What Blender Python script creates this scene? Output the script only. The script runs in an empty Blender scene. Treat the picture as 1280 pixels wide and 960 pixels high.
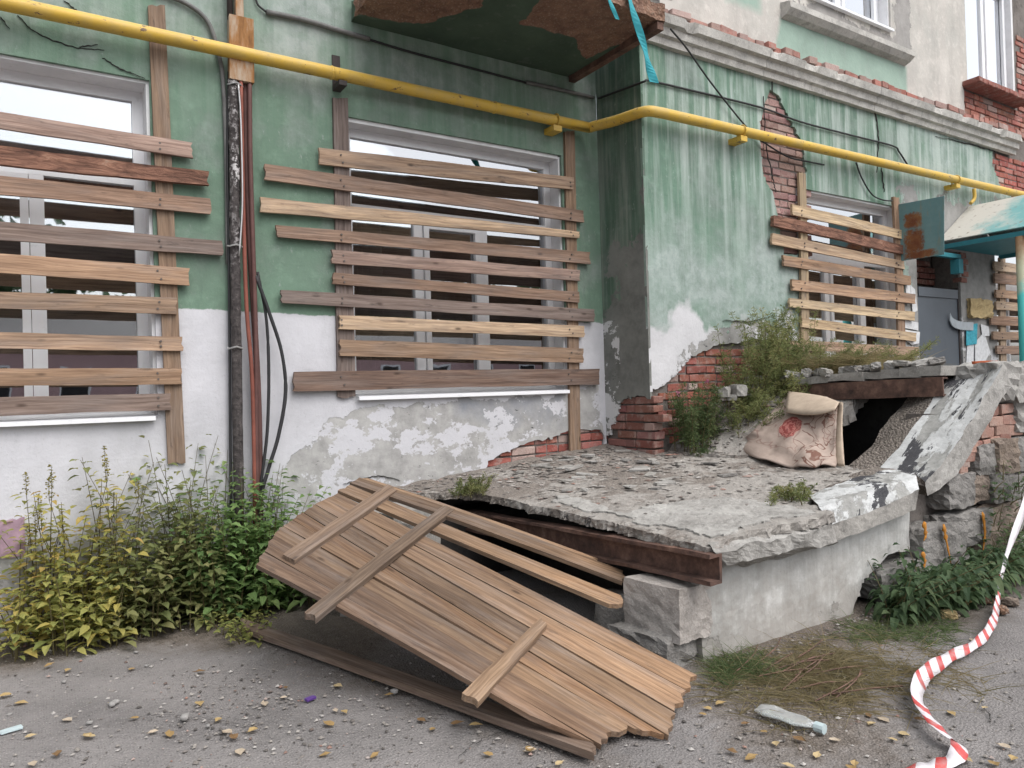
import bpy, bmesh, math, random
import numpy as np
from mathutils import Vector, Matrix

rnd = random.Random(7)
nrs = np.random.RandomState(7)
scene = bpy.context.scene

# ------------------------------------------------------------------ camera
F = 930.0          # focal length in photograph pixels (1280 wide)
EYE = 1.38
def nrm(v):
    v = np.array(v, float); return v / np.linalg.norm(v)
_a = nrm((2075-640, -(445-480), -F)); _n = nrm((37-640, -(506-480), -F))
_n = nrm(_n - _a*_a.dot(_n)); _u = np.cross(_a, _n)
R = np.array([_a, _n, _u])                    # world = R @ cam
def ray(px, py): return R @ nrm((px-640, 480-py, -F))
_d = ray(0, 800); DIST = _d[1]*EYE/-_d[2]
C = np.array([0, -DIST, EYE])
def on(px, py, ax, val):
    d = ray(px, py); return C + d*((val-C[ax])/d[ax])
def W(px, py, y=0.0): return on(px, py, 1, y)
def G(px, py, z=0.0): return on(px, py, 2, z)
def XP(px, py, x): return on(px, py, 0, x)

cam = bpy.data.cameras.new('camera'); camo = bpy.data.objects.new('camera', cam)
scene.collection.objects.link(camo)
cam.sensor_width = 36; cam.lens = 36*F/1280; cam.clip_start = .05; cam.clip_end = 2000
M = Matrix([list(r) for r in R]).to_4x4(); M.translation = Vector(C)
camo.matrix_world = M
scene.camera = camo

# ------------------------------------------------------------------ light
SUN_EL, SUN_AZ = 55, 165       # azimuth of the sun seen from the scene, degrees clockwise from +Y
w = bpy.data.worlds.new('World'); scene.world = w; w.use_nodes = True
nt = w.node_tree; bg = nt.nodes['Background']
sky = nt.nodes.new('ShaderNodeTexSky'); sky.sky_type = 'NISHITA'; sky.sun_disc = False
sky.sun_elevation = math.radians(SUN_EL); sky.sun_rotation = math.radians(SUN_AZ)
sky.air_density = 1.0; sky.dust_density = 4.0; sky.ozone_density = 1.0
hs = nt.nodes.new('ShaderNodeHueSaturation'); hs.inputs['Saturation'].default_value = .30
nt.links.new(sky.outputs[0], hs.inputs['Color']); nt.links.new(hs.outputs[0], bg.inputs[0])
bg.inputs[1].default_value = .15
sl = bpy.data.lights.new('sun', 'SUN'); so = bpy.data.objects.new('sun', sl); scene.collection.objects.link(so)
sl.energy = .85; sl.angle = math.radians(60); sl.color = (1, .975, .95)
_az, _el = math.radians(SUN_AZ), math.radians(SUN_EL)
_sd = Vector((math.sin(_az)*math.cos(_el), math.cos(_az)*math.cos(_el), math.sin(_el)))
so.rotation_euler = _sd.to_track_quat('Z', 'Y').to_euler()
scene.view_settings.view_transform = 'Standard'; scene.view_settings.look = 'None'
scene.view_settings.exposure = 0.72; scene.view_settings.gamma = 1
scene.render.engine = 'CYCLES'

# ------------------------------------------------------------------ noise
def _hash(ix, iy, s):
    h = (ix.astype(np.int64)*374761393 + iy.astype(np.int64)*668265263 + s*1442695041) & 0xffffffff
    h = ((h ^ (h >> 13))*1274126177) & 0xffffffff
    return ((h ^ (h >> 16)) & 0xffff)/65535.0
def vn(x, y, s=0):
    x = np.asarray(x, float); y = np.asarray(y, float)
    ix = np.floor(x); iy = np.floor(y); fx = x-ix; fy = y-iy
    fx = fx*fx*(3-2*fx); fy = fy*fy*(3-2*fy)
    ix = ix.astype(np.int64); iy = iy.astype(np.int64)
    a = _hash(ix, iy, s); b = _hash(ix+1, iy, s); c = _hash(ix, iy+1, s); d = _hash(ix+1, iy+1, s)
    return (a*(1-fx)+b*fx)*(1-fy)+(c*(1-fx)+d*fx)*fy
def fbm(x, y, s=0, o=4):
    t = 0; a = .5
    for k in range(o):
        t = t + a*(vn(x*2**k, y*2**k, s+k*17)-.5); a *= .55
    return t
def sdpoly(u, v, poly):
    """positive inside"""
    u = np.asarray(u, float); v = np.asarray(v, float)
    P = np.array(poly, float); n = len(P)
    d = np.full(u.shape, 1e9); ins = np.zeros(u.shape, bool)
    for i in range(n):
        ax, ay = P[i]; bx, by = P[(i+1) % n]
        ex, ey = bx-ax, by-ay; L = ex*ex+ey*ey+1e-12
        t = np.clip(((u-ax)*ex+(v-ay)*ey)/L, 0, 1)
        d = np.minimum(d, np.hypot(u-ax-t*ex, v-ay-t*ey))
        c = ((ay > v) != (by > v)) & (u < (bx-ax)*(v-ay)/(by-ay+1e-12)+ax)
        ins ^= c
    return np.where(ins, d, -d)

# ------------------------------------------------------------------ materials
class NT:
    def __init__(s, name):
        s.m = bpy.data.materials.new(name); s.m.use_nodes = True
        s.t = s.m.node_tree; s.t.nodes.clear()
    def n(s, ty, _o=0, **kw):
        nd = s.t.nodes.new('ShaderNode'+ty)
        for k, v in kw.items():
            if k.startswith('p_'): setattr(nd, k[2:], v); continue
            key = int(k[1:]) if k[0] == 'i' and k[1:].isdigit() else k.replace('_', ' ')
            sk = nd.inputs[key]
            if hasattr(v, 'is_linked') or isinstance(v, bpy.types.NodeSocket): s.t.links.new(v, sk)
            else: sk.default_value = v
        return nd.outputs[_o]
    def coord(s, w='Object'):
        nd = s.t.nodes.new('ShaderNodeTexCoord'); return nd.outputs[w]
    def geo(s, w='Position'):
        return s.t.nodes.new('ShaderNodeNewGeometry').outputs[w]
    def oi(s, w='Random'):
        return s.t.nodes.new('ShaderNodeObjectInfo').outputs[w]
    def attr(s, nm, o='Fac'):
        nd = s.t.nodes.new('ShaderNodeAttribute'); nd.attribute_name = nm; return nd.outputs[o]
    def mp(s, v, sc=(1,1,1), lo=(0,0,0)): return s.n('Mapping', Vector=v, Scale=sc, Location=lo)
    def noise(s, v, sc, det=4, rough=.55, dist=0): return s.n('TexNoise', Vector=v, Scale=sc, Detail=det, Roughness=rough, Distortion=dist)
    def vor(s, v, sc, o='Distance'):
        nd = s.t.nodes.new('ShaderNodeTexVoronoi'); s.t.links.new(v, nd.inputs['Vector']); nd.inputs['Scale'].default_value = sc
        return nd.outputs[o]
    def math(s, op, a, b=0.0, c=0.0, clamp=False): return s.n('Math', p_operation=op, p_use_clamp=clamp, i0=a, i1=b, i2=c)
    def rmp(s, v, a, b, c=0.0, d=1.0): return s.n('MapRange', Value=v, From_Min=a, From_Max=b, To_Min=c, To_Max=d)
    def mix(s, f, a, b, mode='MIX'):
        nd = s.t.nodes.new('ShaderNodeMix'); nd.data_type = 'RGBA'; nd.blend_type = mode
        for i, v in ((0, f), (6, a), (7, b)):
            if isinstance(v, bpy.types.NodeSocket): s.t.links.new(v, nd.inputs[i])
            else: nd.inputs[i].default_value = (v if i == 0 else (*v, 1) if len(v) == 3 else v)
        return nd.outputs[2]
    def ramp(s, f, stops):
        nd = s.t.nodes.new('ShaderNodeValToRGB'); s.t.links.new(f, nd.inputs[0]); e = nd.color_ramp.elements
        while len(e) < len(stops): e.new(.5)
        for x, (p, c) in zip(e, stops): x.position = p; x.color = (*c, 1)
        return nd.outputs[0]
    def bump(s, h, st=.3, d=.01, nrmal=None):
        kw = dict(Height=h, Strength=st, Distance=d)
        if nrmal is not None: kw['Normal'] = nrmal
        return s.n('Bump', **kw)
    def out(s, col, rough=.85, bump=None, spec=.3, metal=0.0, **kw):
        b = s.t.nodes.new('ShaderNodeBsdfPrincipled')
        def st(k, v):
            if isinstance(v, bpy.types.NodeSocket): s.t.links.new(v, b.inputs[k])
            else: b.inputs[k].default_value = (*v, 1) if isinstance(v, tuple) and len(v) == 3 else v
        st('Base Color', col); st('Roughness', rough); st('Specular IOR Level', spec); st('Metallic', metal)
        if bump is not None: st('Normal', bump)
        for k, v in kw.items(): st(k.replace('_', ' '), v)
        o = s.t.nodes.new('ShaderNodeOutputMaterial'); s.t.links.new(b.outputs[0], o.inputs[0])
        return s.m
MAT = {}
def plaster_mat(name, top, low, bare, streakc, pale, soft=.004):
    """attributes: w low paint, g bare render, s run streaks, k pale blotches, e blue-grey stain"""
    t = NT(name); P = t.geo()
    n1 = t.noise(P, 2.2, 8, .62); n2 = t.noise(P, 9, 8, .65); n3 = t.noise(P, 45, 5, .6); n4 = t.noise(P, 1.1, 4)
    nS = t.noise(t.mp(P, (9, 9, .55)), 1.0, 6, .6); nS2 = t.noise(t.mp(P, (26, 26, 1.2)), 1.0, 5, .6)
    tc = t.mix(t.rmp(n1, .35, .68), top, tuple(c*.72 for c in top))
    tc = t.mix(t.math('MULTIPLY', t.rmp(n2, .52, .72), .45), tc, tuple(c*1.35+.02 for c in top))
    # pale scuffs / chalky blotches
    kf = t.math('MULTIPLY', t.rmp(t.math('ADD', t.attr('k'), t.math('MULTIPLY', t.math('SUBTRACT', n1, .5), 1.6)), .25, .75), t.rmp(n2, .3, .6, .35, 1))
    tc = t.mix(kf, tc, pale)
    sp = t.rmp(t.noise(t.mp(P, (1, 1, .5)), 24, 5, .75), .61, .68)
    tc = t.mix(t.math('MULTIPLY', sp, .6), tc, pale)
    tc = t.mix(t.math('MULTIPLY', t.rmp(t.noise(t.mp(P, (1.4, 1.4, .35)), 3.4, 7, .7), .53, .68), .45), tc, tuple(c*.55 for c in top))
    # water runs
    sf = t.math('MULTIPLY', t.attr('s'), t.math('ADD', t.rmp(nS, .44, .64), t.math('MULTIPLY', t.rmp(nS2, .5, .68), .5)), clamp=True)
    tc = t.mix(t.math('MULTIPLY', sf, .85), tc, streakc)
    lc = t.mix(t.rmp(n1, .4, .72), low, tuple(c*.8 for c in low))
    lc = t.mix(t.math('MULTIPLY', t.rmp(t.noise(t.mp(P, (6, 6, 1.2)), 1.5, 6, .7), .55, .75), .4), lc, (.42, .43, .44))
    lc = t.mix(t.math('MULTIPLY', t.rmp(n3, .62, .72), .35), lc, (.3, .31, .31))
    wv = t.math('ADD', t.attr('w'), t.math('MULTIPLY', t.math('SUBTRACT', n2, .5), .05))
    wf = t.rmp(wv, -soft, soft)
    col = t.mix(wf, tc, lc)
    # bare render
    gv = t.math('ADD', t.attr('g'), t.math('ADD', t.math('MULTIPLY', t.math('SUBTRACT', n1, .5), .55), t.math('MULTIPLY', t.math('SUBTRACT', n2, .5), .22)))
    gf = t.rmp(gv, -.006, .006)
    bc = t.mix(t.rmp(n2, .35, .7), bare, tuple(c*.62 for c in bare))
    bc = t.mix(t.math('MULTIPLY', t.rmp(n1, .45, .7), .7), bc, tuple(c*1.25 for c in bare))
    ev = t.math('MULTIPLY', t.attr('e'), t.rmp(n1, .36, .62), clamp=True)
    bc = t.mix(ev, bc, (.2, .215, .25))
    fl = t.math('MULTIPLY', t.rmp(t.math('ADD', t.noise(t.mp(P, (1, 1, 1.5), (7, 3, 2)), 3.2, 8, .68), t.math('MULTIPLY', t.math('SUBTRACT', n3, .5), .12)), .515, .525), wf)
    bc = t.mix(fl, bc, tuple(c*.92 for c in low))
    bc = t.mix(t.math('MULTIPLY', t.rmp(t.noise(t.mp(P, (1, 1, 2.2)), 11, 6, .7), .645, .665), wf), bc, (.05, .05, .055))
    col = t.mix(gf, col, bc)
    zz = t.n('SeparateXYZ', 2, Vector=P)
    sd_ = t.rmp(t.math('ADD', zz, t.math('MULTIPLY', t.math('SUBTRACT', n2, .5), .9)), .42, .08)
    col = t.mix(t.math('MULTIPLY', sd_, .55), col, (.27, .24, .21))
    # grime freckles
    col = t.mix(t.math('MULTIPLY', t.rmp(t.noise(P, 70, 4, .7), .62, .75), .35), col, (.08, .075, .07))
    col = t.mix(t.math('MULTIPLY', t.rmp(n4, .5, .75), .25), col, (.2, .21, .2))
    h = t.math('ADD', t.math('MULTIPLY', n3, .35), t.math('MULTIPLY', n2, .8))
    h = t.math('SUBTRACT', h, t.math('MULTIPLY', gf, .6))
    MAT[name] = t.out(col, .9, t.bump(h, .55, .012), .2)
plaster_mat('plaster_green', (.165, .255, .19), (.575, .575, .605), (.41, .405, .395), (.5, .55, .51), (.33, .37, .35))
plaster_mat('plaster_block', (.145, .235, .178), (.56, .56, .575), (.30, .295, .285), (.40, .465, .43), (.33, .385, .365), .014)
plaster_mat('plaster_side', (.095, .155, .115), (.6, .6, .6), (.19, .195, .18), (.30, .33, .29), (.28, .31, .28))  # dark dirty paint, with balcony shade also put into the tone
plaster_mat('plaster_beige', (.56, .53, .49), (.32, .43, .365), (.34, .325, .31), (.42, .5, .44), (.62, .6, .56), .03)
plaster_mat('porch_white', (.55, .55, .535), (.5, .5, .48), (.33, .325, .31), (.30, .30, .285), (.66, .66, .65))

def simple(name, fn): MAT[name] = fn(NT(name))
def concrete(name, c, c2, sc=1.0, gravel=0.0, flake=None, bs=.6):
    t = NT(name); P = t.geo()
    n1 = t.noise(P, 3*sc, 8, .62); n2 = t.noise(P, 16*sc, 7, .65); n3 = t.noise(P, 80*sc, 4, .6)
    col = t.mix(t.rmp(n1, .36, .66), c, c2)
    col = t.mix(t.math('MULTIPLY', t.rmp(n2, .5, .7), .6), col, tuple(x*.5 for x in c2))
    col = t.mix(t.math('MULTIPLY', t.rmp(n3, .55, .75), .45), col, tuple(min(.8, x*1.6) for x in c))
    h = t.math('ADD', t.math('MULTIPLY', n2, .8), t.math('MULTIPLY', n3, .4))
    if gravel:
        v = t.vor(P, 55); vc = t.vor(P, 55, 'Color')
        st = t.mix(t.n('SeparateColor', Color=vc), (.14, .125, .11), (.42, .37, .32))
        gm = t.math('MULTIPLY', t.rmp(v, .25, .5, 1, 0), gravel)
        col = t.mix(gm, col, st); h = t.math('SUBTRACT', h, t.math('MULTIPLY', v, 1.4*gravel))
    if flake:
        f = t.noise(t.mp(P, (1, 1, 1)), 6, 7, .68)
        col = t.mix(t.rmp(f, .485, .495), col, flake[0])
        f2 = t.noise(t.mp(P, (1.2, 1.2, 1.2), (3, 5, 1)), 7, 7, .7)
        col = t.mix(t.rmp(f2, .54, .55), col, flake[1])
        h = t.math('ADD', h, t.math('MULTIPLY', t.rmp(f, .485, .495), .4))
    MAT[name] = t.out(col, .93, t.bump(h, bs, .015), .2)
concrete('concrete', (.36, .345, .32), (.23, .22, .205))
def _slab(t):
    P = t.geo(); n1 = t.noise(P, 1.7, 8, .66); n2 = t.noise(P, 11, 7, .68); n3 = t.noise(P, 70, 4, .6); y = t.n('SeparateXYZ', 1, Vector=P)
    c = t.mix(t.rmp(n2, .35, .65), (.345, .325, .30), (.245, .228, .21))
    d = t.rmp(t.math('ADD', t.math('ADD', n1, t.math('MULTIPLY', t.math('SUBTRACT', n2, .5), .5)), t.rmp(y, -2.2, -.3, -.08, .14)), .47, .56)
    c = t.mix(t.math('MULTIPLY', d, .8), c, t.mix(t.rmp(n3, .4, .65), (.135, .115, .10), (.225, .195, .17)))
    c = t.mix(t.rmp(t.noise(t.mp(P, (1, 2, 1), (4, 1, 0)), 6, 8, .7), .62, .64), c, (.085, .08, .078))
    c = t.mix(t.math('MULTIPLY', t.rmp(n3, .6, .72), .4), c, (.42, .40, .375))
    h = t.math('ADD', t.math('ADD', n2, t.math('MULTIPLY', n3, .5)), t.math('MULTIPLY', d, -.35))
    return t.out(c, .93, t.bump(h, .75, .02), .2)
simple('slab_top', _slab)
concrete('slab_edge', (.38, .37, .35), (.24, .23, .215))
concrete('gravel_concrete', (.24, .21, .185), (.15, .13, .115), 1.0, .95, bs=1.0)
def coping(name, wt, bt):
    t = NT(name); P = t.n('Mapping', Vector=t.geo(), Rotation=(0, math.radians(38), 0)); Q = t.mp(P, (.9, 3.4, 3.4))
    n2 = t.noise(P, 16, 7, .65); n3 = t.noise(P, 80, 4); f = t.noise(Q, 1.6, 8, .66); f2 = t.noise(t.mp(Q, (1, 1, 1), (3, 5, 1)), 1.7, 8, .68)
    c = t.mix(t.rmp(n2, .35, .65), (.33, .33, .315), (.22, .22, .21))
    wm = t.rmp(f, wt, wt+.03); c = t.mix(wm, c, t.mix(t.rmp(n2, .4, .7), (.50, .51, .51), (.38, .385, .38)))
    c = t.mix(t.rmp(f2, bt, bt+.012), c, (.055, .055, .06)); c = t.mix(t.math('MULTIPLY', t.rmp(n3, .58, .72), .4), c, (.15, .145, .14))
    MAT[name] = t.out(c, .9, t.bump(t.math('ADD', t.math('ADD', n2, t.math('MULTIPLY', n3, .4)), t.math('MULTIPLY', wm, .5)), .6, .012), .2)
coping('coping_paint', .46, .555); coping('coping_chamfer', .5, .49)
concrete('stone', (.26, .25, .238), (.155, .148, .14), 1.0, .12, bs=1)
concrete('stone_tan', (.27, .215, .17), (.16, .13, .11), 1.0, .25, bs=.9)
concrete('block_stone', (.40, .37, .345), (.30, .275, .255), 1.0, .10, bs=.7)
concrete('cornice_stone', (.50, .485, .45), (.36, .35, .33))
concrete('mortar', (.20, .18, .165), (.13, .115, .105))
concrete('balcony_soil', (.25, .155, .105), (.15, .09, .065), 1.0, .5, bs=1)
concrete('dark_inside', (.05, .047, .045), (.03, .028, .027))  # near-black: shade of the porch voids put into the colour; also crack lines
concrete('soil', (.13, .11, .095), (.075, .065, .058), 1.0, .4, bs=1)
def _brick(t):
    P = t.geo(); r = t.oi(); oc = t.oi('Color')
    n1 = t.noise(P, 12, 6, .65); n2 = t.noise(P, 60, 4)
    c = t.mix(r, (.27, .125, .10), (.34, .185, .15)); c = t.mix(1.0, c, oc, 'MULTIPLY')
    c = t.mix(t.math('MULTIPLY', t.rmp(n1, .5, .68), .7), c, (.34, .27, .24))
    c = t.mix(t.math('MULTIPLY', t.rmp(n2, .55, .7), .5), c, (.12, .06, .05))
    return t.out(c, .92, t.bump(t.math('ADD', n1, n2), .6, .008), .2)
simple('brick', _brick)
def _wood(t):
    O = t.coord(); r = t.oi(); oc = t.oi('Color')
    off = t.n('CombineXYZ', X=t.math('MULTIPLY', r, 37.0), Y=t.math('MULTIPLY', r, 11.0), Z=0.0)
    v = t.n('VectorMath', p_operation='ADD', i0=O, i1=off)
    wv = t.noise(t.mp(v, (1.2, 6, 6)), 1.5, 4, .5)
    vv = t.n('VectorMath', p_operation='ADD', i0=v, i1=t.n('CombineXYZ', X=0.0, Y=t.math('MULTIPLY', wv, .06), Z=0.0))
    g = t.noise(t.mp(vv, (2.2, 60, 60)), 1, 6, .65); g2 = t.noise(t.mp(vv, (5, 190, 190)), 1, 3, .6)
    bl = t.noise(t.mp(v, (1.6, 5, 5)), 1.4, 5, .6)
    c = t.mix(t.rmp(g, .32, .68), (.46, .41, .38), (1.15, 1.12, 1.06))
    c = t.mix(t.math('MULTIPLY', t.rmp(g2, .5, .7), .4), c, (.42, .38, .36))
    c = t.mix(t.math('MULTIPLY', t.rmp(bl, .5, .72), .6), c, (.58, .57, .58))
    c = t.mix(1.0, c, oc, 'MULTIPLY')
    k = t.vor(t.mp(v, (3.2, 9, 9)), 1.0)
    c = t.mix(t.rmp(k, .05, .13, .75, 0), c, (.045, .028, .02))
    gw = t.math('MULTIPLY', t.rmp(t.noise(t.mp(v, (.9, 7, 7), (2, 5, 1)), 1.8, 6, .68), .46, .68), .42)
    c = t.mix(gw, c, t.mix(t.rmp(g, .3, .7), (.12, .105, .098), (.27, .24, .225)))
    st = t.rmp(t.noise(t.mp(v, (3, 14, 14)), 1.6, 5, .7), .60, .70)
    c = t.mix(t.math('MULTIPLY', st, .55), c, (.05, .04, .036))
    h = t.math('ADD', g, t.math('MULTIPLY', g2, .5))
    return t.out(c, .82, t.bump(h, .45, .006), .25)
simple('wood', _wood)
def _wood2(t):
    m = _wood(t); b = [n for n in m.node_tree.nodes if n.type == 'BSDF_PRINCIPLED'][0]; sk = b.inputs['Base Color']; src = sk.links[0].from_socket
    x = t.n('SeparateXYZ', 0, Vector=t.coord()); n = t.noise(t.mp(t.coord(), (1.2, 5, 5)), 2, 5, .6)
    f = t.rmp(t.math('ADD', x, t.math('MULTIPLY', t.math('SUBTRACT', n, .5), 2.4)), .25, 1.1)      # paler wood towards the foot of the panel
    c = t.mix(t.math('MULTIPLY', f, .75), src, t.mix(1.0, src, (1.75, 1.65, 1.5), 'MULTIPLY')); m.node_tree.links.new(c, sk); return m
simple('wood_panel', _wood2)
def _bark(t):
    O = t.coord(); n = t.noise(t.mp(O, (5, 22, 22)), 1, 7, .7, .6); r = t.oi()
    c = t.ramp(n, [(.3, (.05, .03, .024)), (.5, (.2, .105, .075)), (.62, (.30, .16, .11)), (.75, (.40, .30, .23))])
    return t.out(c, .9, t.bump(n, 1, .02), .2)
simple('bark', _bark)
def _rust(t):
    P = t.geo(); n = t.noise(P, 10, 8, .68); n2 = t.noise(P, 50, 4)
    c = t.ramp(n, [(.3, (.05, .034, .03)), (.5, (.12, .07, .055)), (.66, (.20, .12, .09)), (.8, (.28, .22, .19))])
    return t.out(c, .9, t.bump(t.math('ADD', n, n2), .6, .006), .3)
simple('rust', _rust)
def _yel(t):
    P = t.geo(); n = t.noise(P, 7, 7, .65); n2 = t.noise(P, 60, 3)
    c = t.mix(t.rmp(n, .4, .7), (.60, .385, .055), (.52, .36, .10))
    c = t.mix(t.math('MULTIPLY', t.rmp(n2, .62, .75), .4), c, (.24, .15, .05))
    ch = t.rmp(t.noise(t.mp(P, (.6, 1, 1)), 16, 7, .72), .61, .625)
    c = t.mix(ch, c, (.14, .085, .05))
    gr = t.rmp(t.noise(t.mp(P, (1.5, 4, 4)), 2.2, 6, .7), .5, .68)
    c = t.mix(t.math('MULTIPLY', gr, .35), c, (.30, .22, .08))
    nz = t.n('SeparateXYZ', 2, Vector=t.geo('Normal'))
    c = t.mix(t.math('MULTIPLY', t.rmp(nz, .45, .95), t.rmp(n, .3, .6, .25, .7)), c, (.60, .50, .28))   # paler on upward-facing parts, broken up by noise
    return t.out(c, .5, t.bump(n2, .1, .003), .4)
simple('yellow_paint', _yel)
def flat(name, c, rough=.6, var=.2, sc=12, spec=.35, bs=.15, metal=0.0):
    t = NT(name); P = t.geo(); n = t.noise(P, sc, 6, .65)
    cc = t.mix(t.rmp(n, .35, .7), c, tuple(x*(1-var) for x in c))
    cc = t.mix(t.math('MULTIPLY', t.rmp(t.noise(P, sc*4, 4, .7), .6, .75), .3), cc, tuple(x*.45+.03 for x in c))
    MAT[name] = t.out(cc, rough, t.bump(n, bs, .005), spec, metal)
flat('white_upvc', (.80, .81, .83), .35, .06, 4, .4, .02)
flat('reveal_white', (.76, .76, .77), .8, .18, 5, .2)
flat('black_cable', (.03, .03, .032), .6)
flat('grey_cable', (.17, .17, .165), .7, .35)
flat('brown_pipe', (.13, .062, .055), .65, .35, 9)
flat('red_pipe', (.26, .085, .06), .65, .35, 9)
flat('wire_silver', (.55, .55, .55), .4, .2, 12, .5, .1, .6)
flat('teal_net', (.04, .36, .42), .7, .3)
flat('door_grey', (.085, .10, .12), .45, .18, 3, .4)
flat('door_pull', (.42, .46, .49), .4, .2)
flat('foam', (.50, .385, .21), .95, .35, 18, .1, 1)
flat('paper', (.66, .67, .68), .9, .25, 25, .1)
flat('paper_cyan', (.08, .40, .50), .8, .4, 30, .1)
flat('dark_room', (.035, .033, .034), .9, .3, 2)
flat('curtain', (.46, .39, .31), .95, .25, 5, .1)
flat('steel_dark', (.06, .05, .048), .7, .3)
flat('orange_foam', (.50, .21, .03), .8, .4, 20, .3, 1)
flat('red_brickdust', (.42, .12, .06), .95, .3, 12, .1, 1)
flat('nail', (.12, .1, .09), .5)
flat('purple', (.10, .045, .22), .5)
flat('clear_plastic', (.50, .52, .52), .15, .2, 14, .6, .3)
flat('pale_plastic', (.50, .60, .62), .3, .15, 20, .5)
flat('pebble_grey', (.30, .29, .28), .9, .3, 8)
flat('pink_wall', (.50, .33, .33), .9, .15, 1)
flat('pink_paint', (.50, .34, .42), .85, .5, 7)
flat('roof_sheet', (.12, .11, .11), .7)
def _pipewrap(t):
    P = t.geo(); n = t.noise(P, 28, 6, .7); n2 = t.noise(t.mp(P, (1, 1, .35)), 9, 6, .7)
    c = t.ramp(n, [(.3, (.028, .025, .026)), (.55, (.085, .075, .073)), (.72, (.17, .15, .145))])
    z = t.n('SeparateXYZ', 2, Vector=P)
    f = t.math('MULTIPLY', t.rmp(n, .5, .56), t.math('MULTIPLY', t.rmp(z, 2.2, 2.6), t.rmp(n2, .42, .6)))
    c = t.mix(f, c, (.62, .6, .6))
    return t.out(c, .9, t.bump(n, 1, .02), .2)
simple('pipe_wrap', _pipewrap)
def _rustbox(t):
    P = t.geo(); n = t.noise(t.mp(P, (7, 7, 1.6)), 1.4, 7, .65)
    c = t.ramp(n, [(.3, (.12, .055, .025)), (.46, (.30, .15, .06)), (.58, (.40, .31, .23)), (.75, (.47, .42, .38))])
    return t.out(c, .85, t.bump(n, .5, .01), .2)
simple('rusty_board', _rustbox)
def _tealrust(t):
    P = t.geo(); O = t.coord('UV'); n = t.noise(P, 8, 7, .65); u = t.n('SeparateXYZ', 0, Vector=O); v = t.n('SeparateXYZ', 1, Vector=O)
    c = t.mix(t.rmp(n, .4, .7), (.125, .235, .245), (.16, .27, .275))
    def blob(cx, cy, rx, ry):
        a = t.math('POWER', t.math('DIVIDE', t.math('SUBTRACT', u, cx), rx), 4.0)
        b = t.math('POWER', t.math('DIVIDE', t.math('SUBTRACT', v, cy), ry), 4.0)
        return t.rmp(t.math('ADD', t.math('ADD', a, b), t.math('MULTIPLY', t.math('SUBTRACT', t.noise(P, 26, 7, .75), .5), 4.0)), .3, 1.3, 1, 0)
    m = t.math('MAXIMUM', blob(.34, .68, .20, .14), t.math('MAXIMUM', blob(.36, .31, .22, .22), blob(.50, .07, .36, .07)))
    c = t.mix(m, c, t.mix(t.rmp(n, .4, .65), (.15, .05, .022), (.24, .11, .045)))
    c = t.mix(t.math('MULTIPLY', t.rmp(t.noise(t.mp(P, (10, 10, 1.5)), 2, 5, .7), .55, .7), .5), c, (.26, .19, .10))
    return t.out(c, .7, t.bump(n, .2, .005), .3)
simple('teal_rusty', _tealrust)
def _tealpost(t):
    P = t.geo(); z = t.n('SeparateXYZ', 2, Vector=P); n = t.noise(P, 7, 6, .65)
    zz = t.math('ADD', z, t.math('MULTIPLY', t.math('SUBTRACT', n, .5), .5))
    c = t.mix(t.rmp(zz, 2.25, 2.45), (.06, .40, .38), (.36, .37, .26))
    c = t.mix(t.rmp(zz, 2.55, 2.85), c, (.22, .13, .07))
    return t.out(c, .6, t.bump(n, .15, .005), .35)
simple('teal_post', _tealpost)
def _tealroof(t):
    P = t.geo(); n = t.noise(P, 3, 7, .65); n2 = t.noise(P, 14, 6, .7); x = t.n('SeparateXYZ', 1, Vector=P)
    f = t.rmp(t.math('ADD', x, t.math('MULTIPLY', t.math('SUBTRACT', n, .5), 1.2)), -1.35, -1.0)
    c = t.mix(f, (.16, .36, .36), (.52, .50, .45))
    c = t.mix(t.rmp(n2, .58, .66), c, (.24, .20, .165))
    return t.out(c, .75, t.bump(n2, .2, .006), .3)
simple('teal_roof', _tealroof)
flat('teal_dark', (.035, .20, .24), .6)
def _glass(t):
    n = t.noise(t.mp(t.geo(), (1, 1, 1)), 2.0, 3, .5)
    b = t.bump(n, .05, .02)
    gl = t.t.nodes.new('ShaderNodeBsdfGlossy'); gl.inputs['Roughness'].default_value = .015; gl.inputs['Color'].default_value = (.95, .97, 1, 1)
    t.t.links.new(b, gl.inputs['Normal'])
    tr = t.t.nodes.new('ShaderNodeBsdfTransparent'); tr.inputs['Color'].default_value = (.8, .84, .84, 1)
    fr = t.n('Fresnel', IOR=1.9)
    mx = t.t.nodes.new('ShaderNodeMixShader')
    t.t.links.new(t.math('MULTIPLY', fr, 4.4, clamp=True), mx.inputs[0]); t.t.links.new(tr.outputs[0], mx.inputs[1]); t.t.links.new(gl.outputs[0], mx.inputs[2])
    o = t.t.nodes.new('ShaderNodeOutputMaterial'); t.t.links.new(mx.outputs[0], o.inputs[0]); return t.m
simple('glass', _glass)
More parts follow.
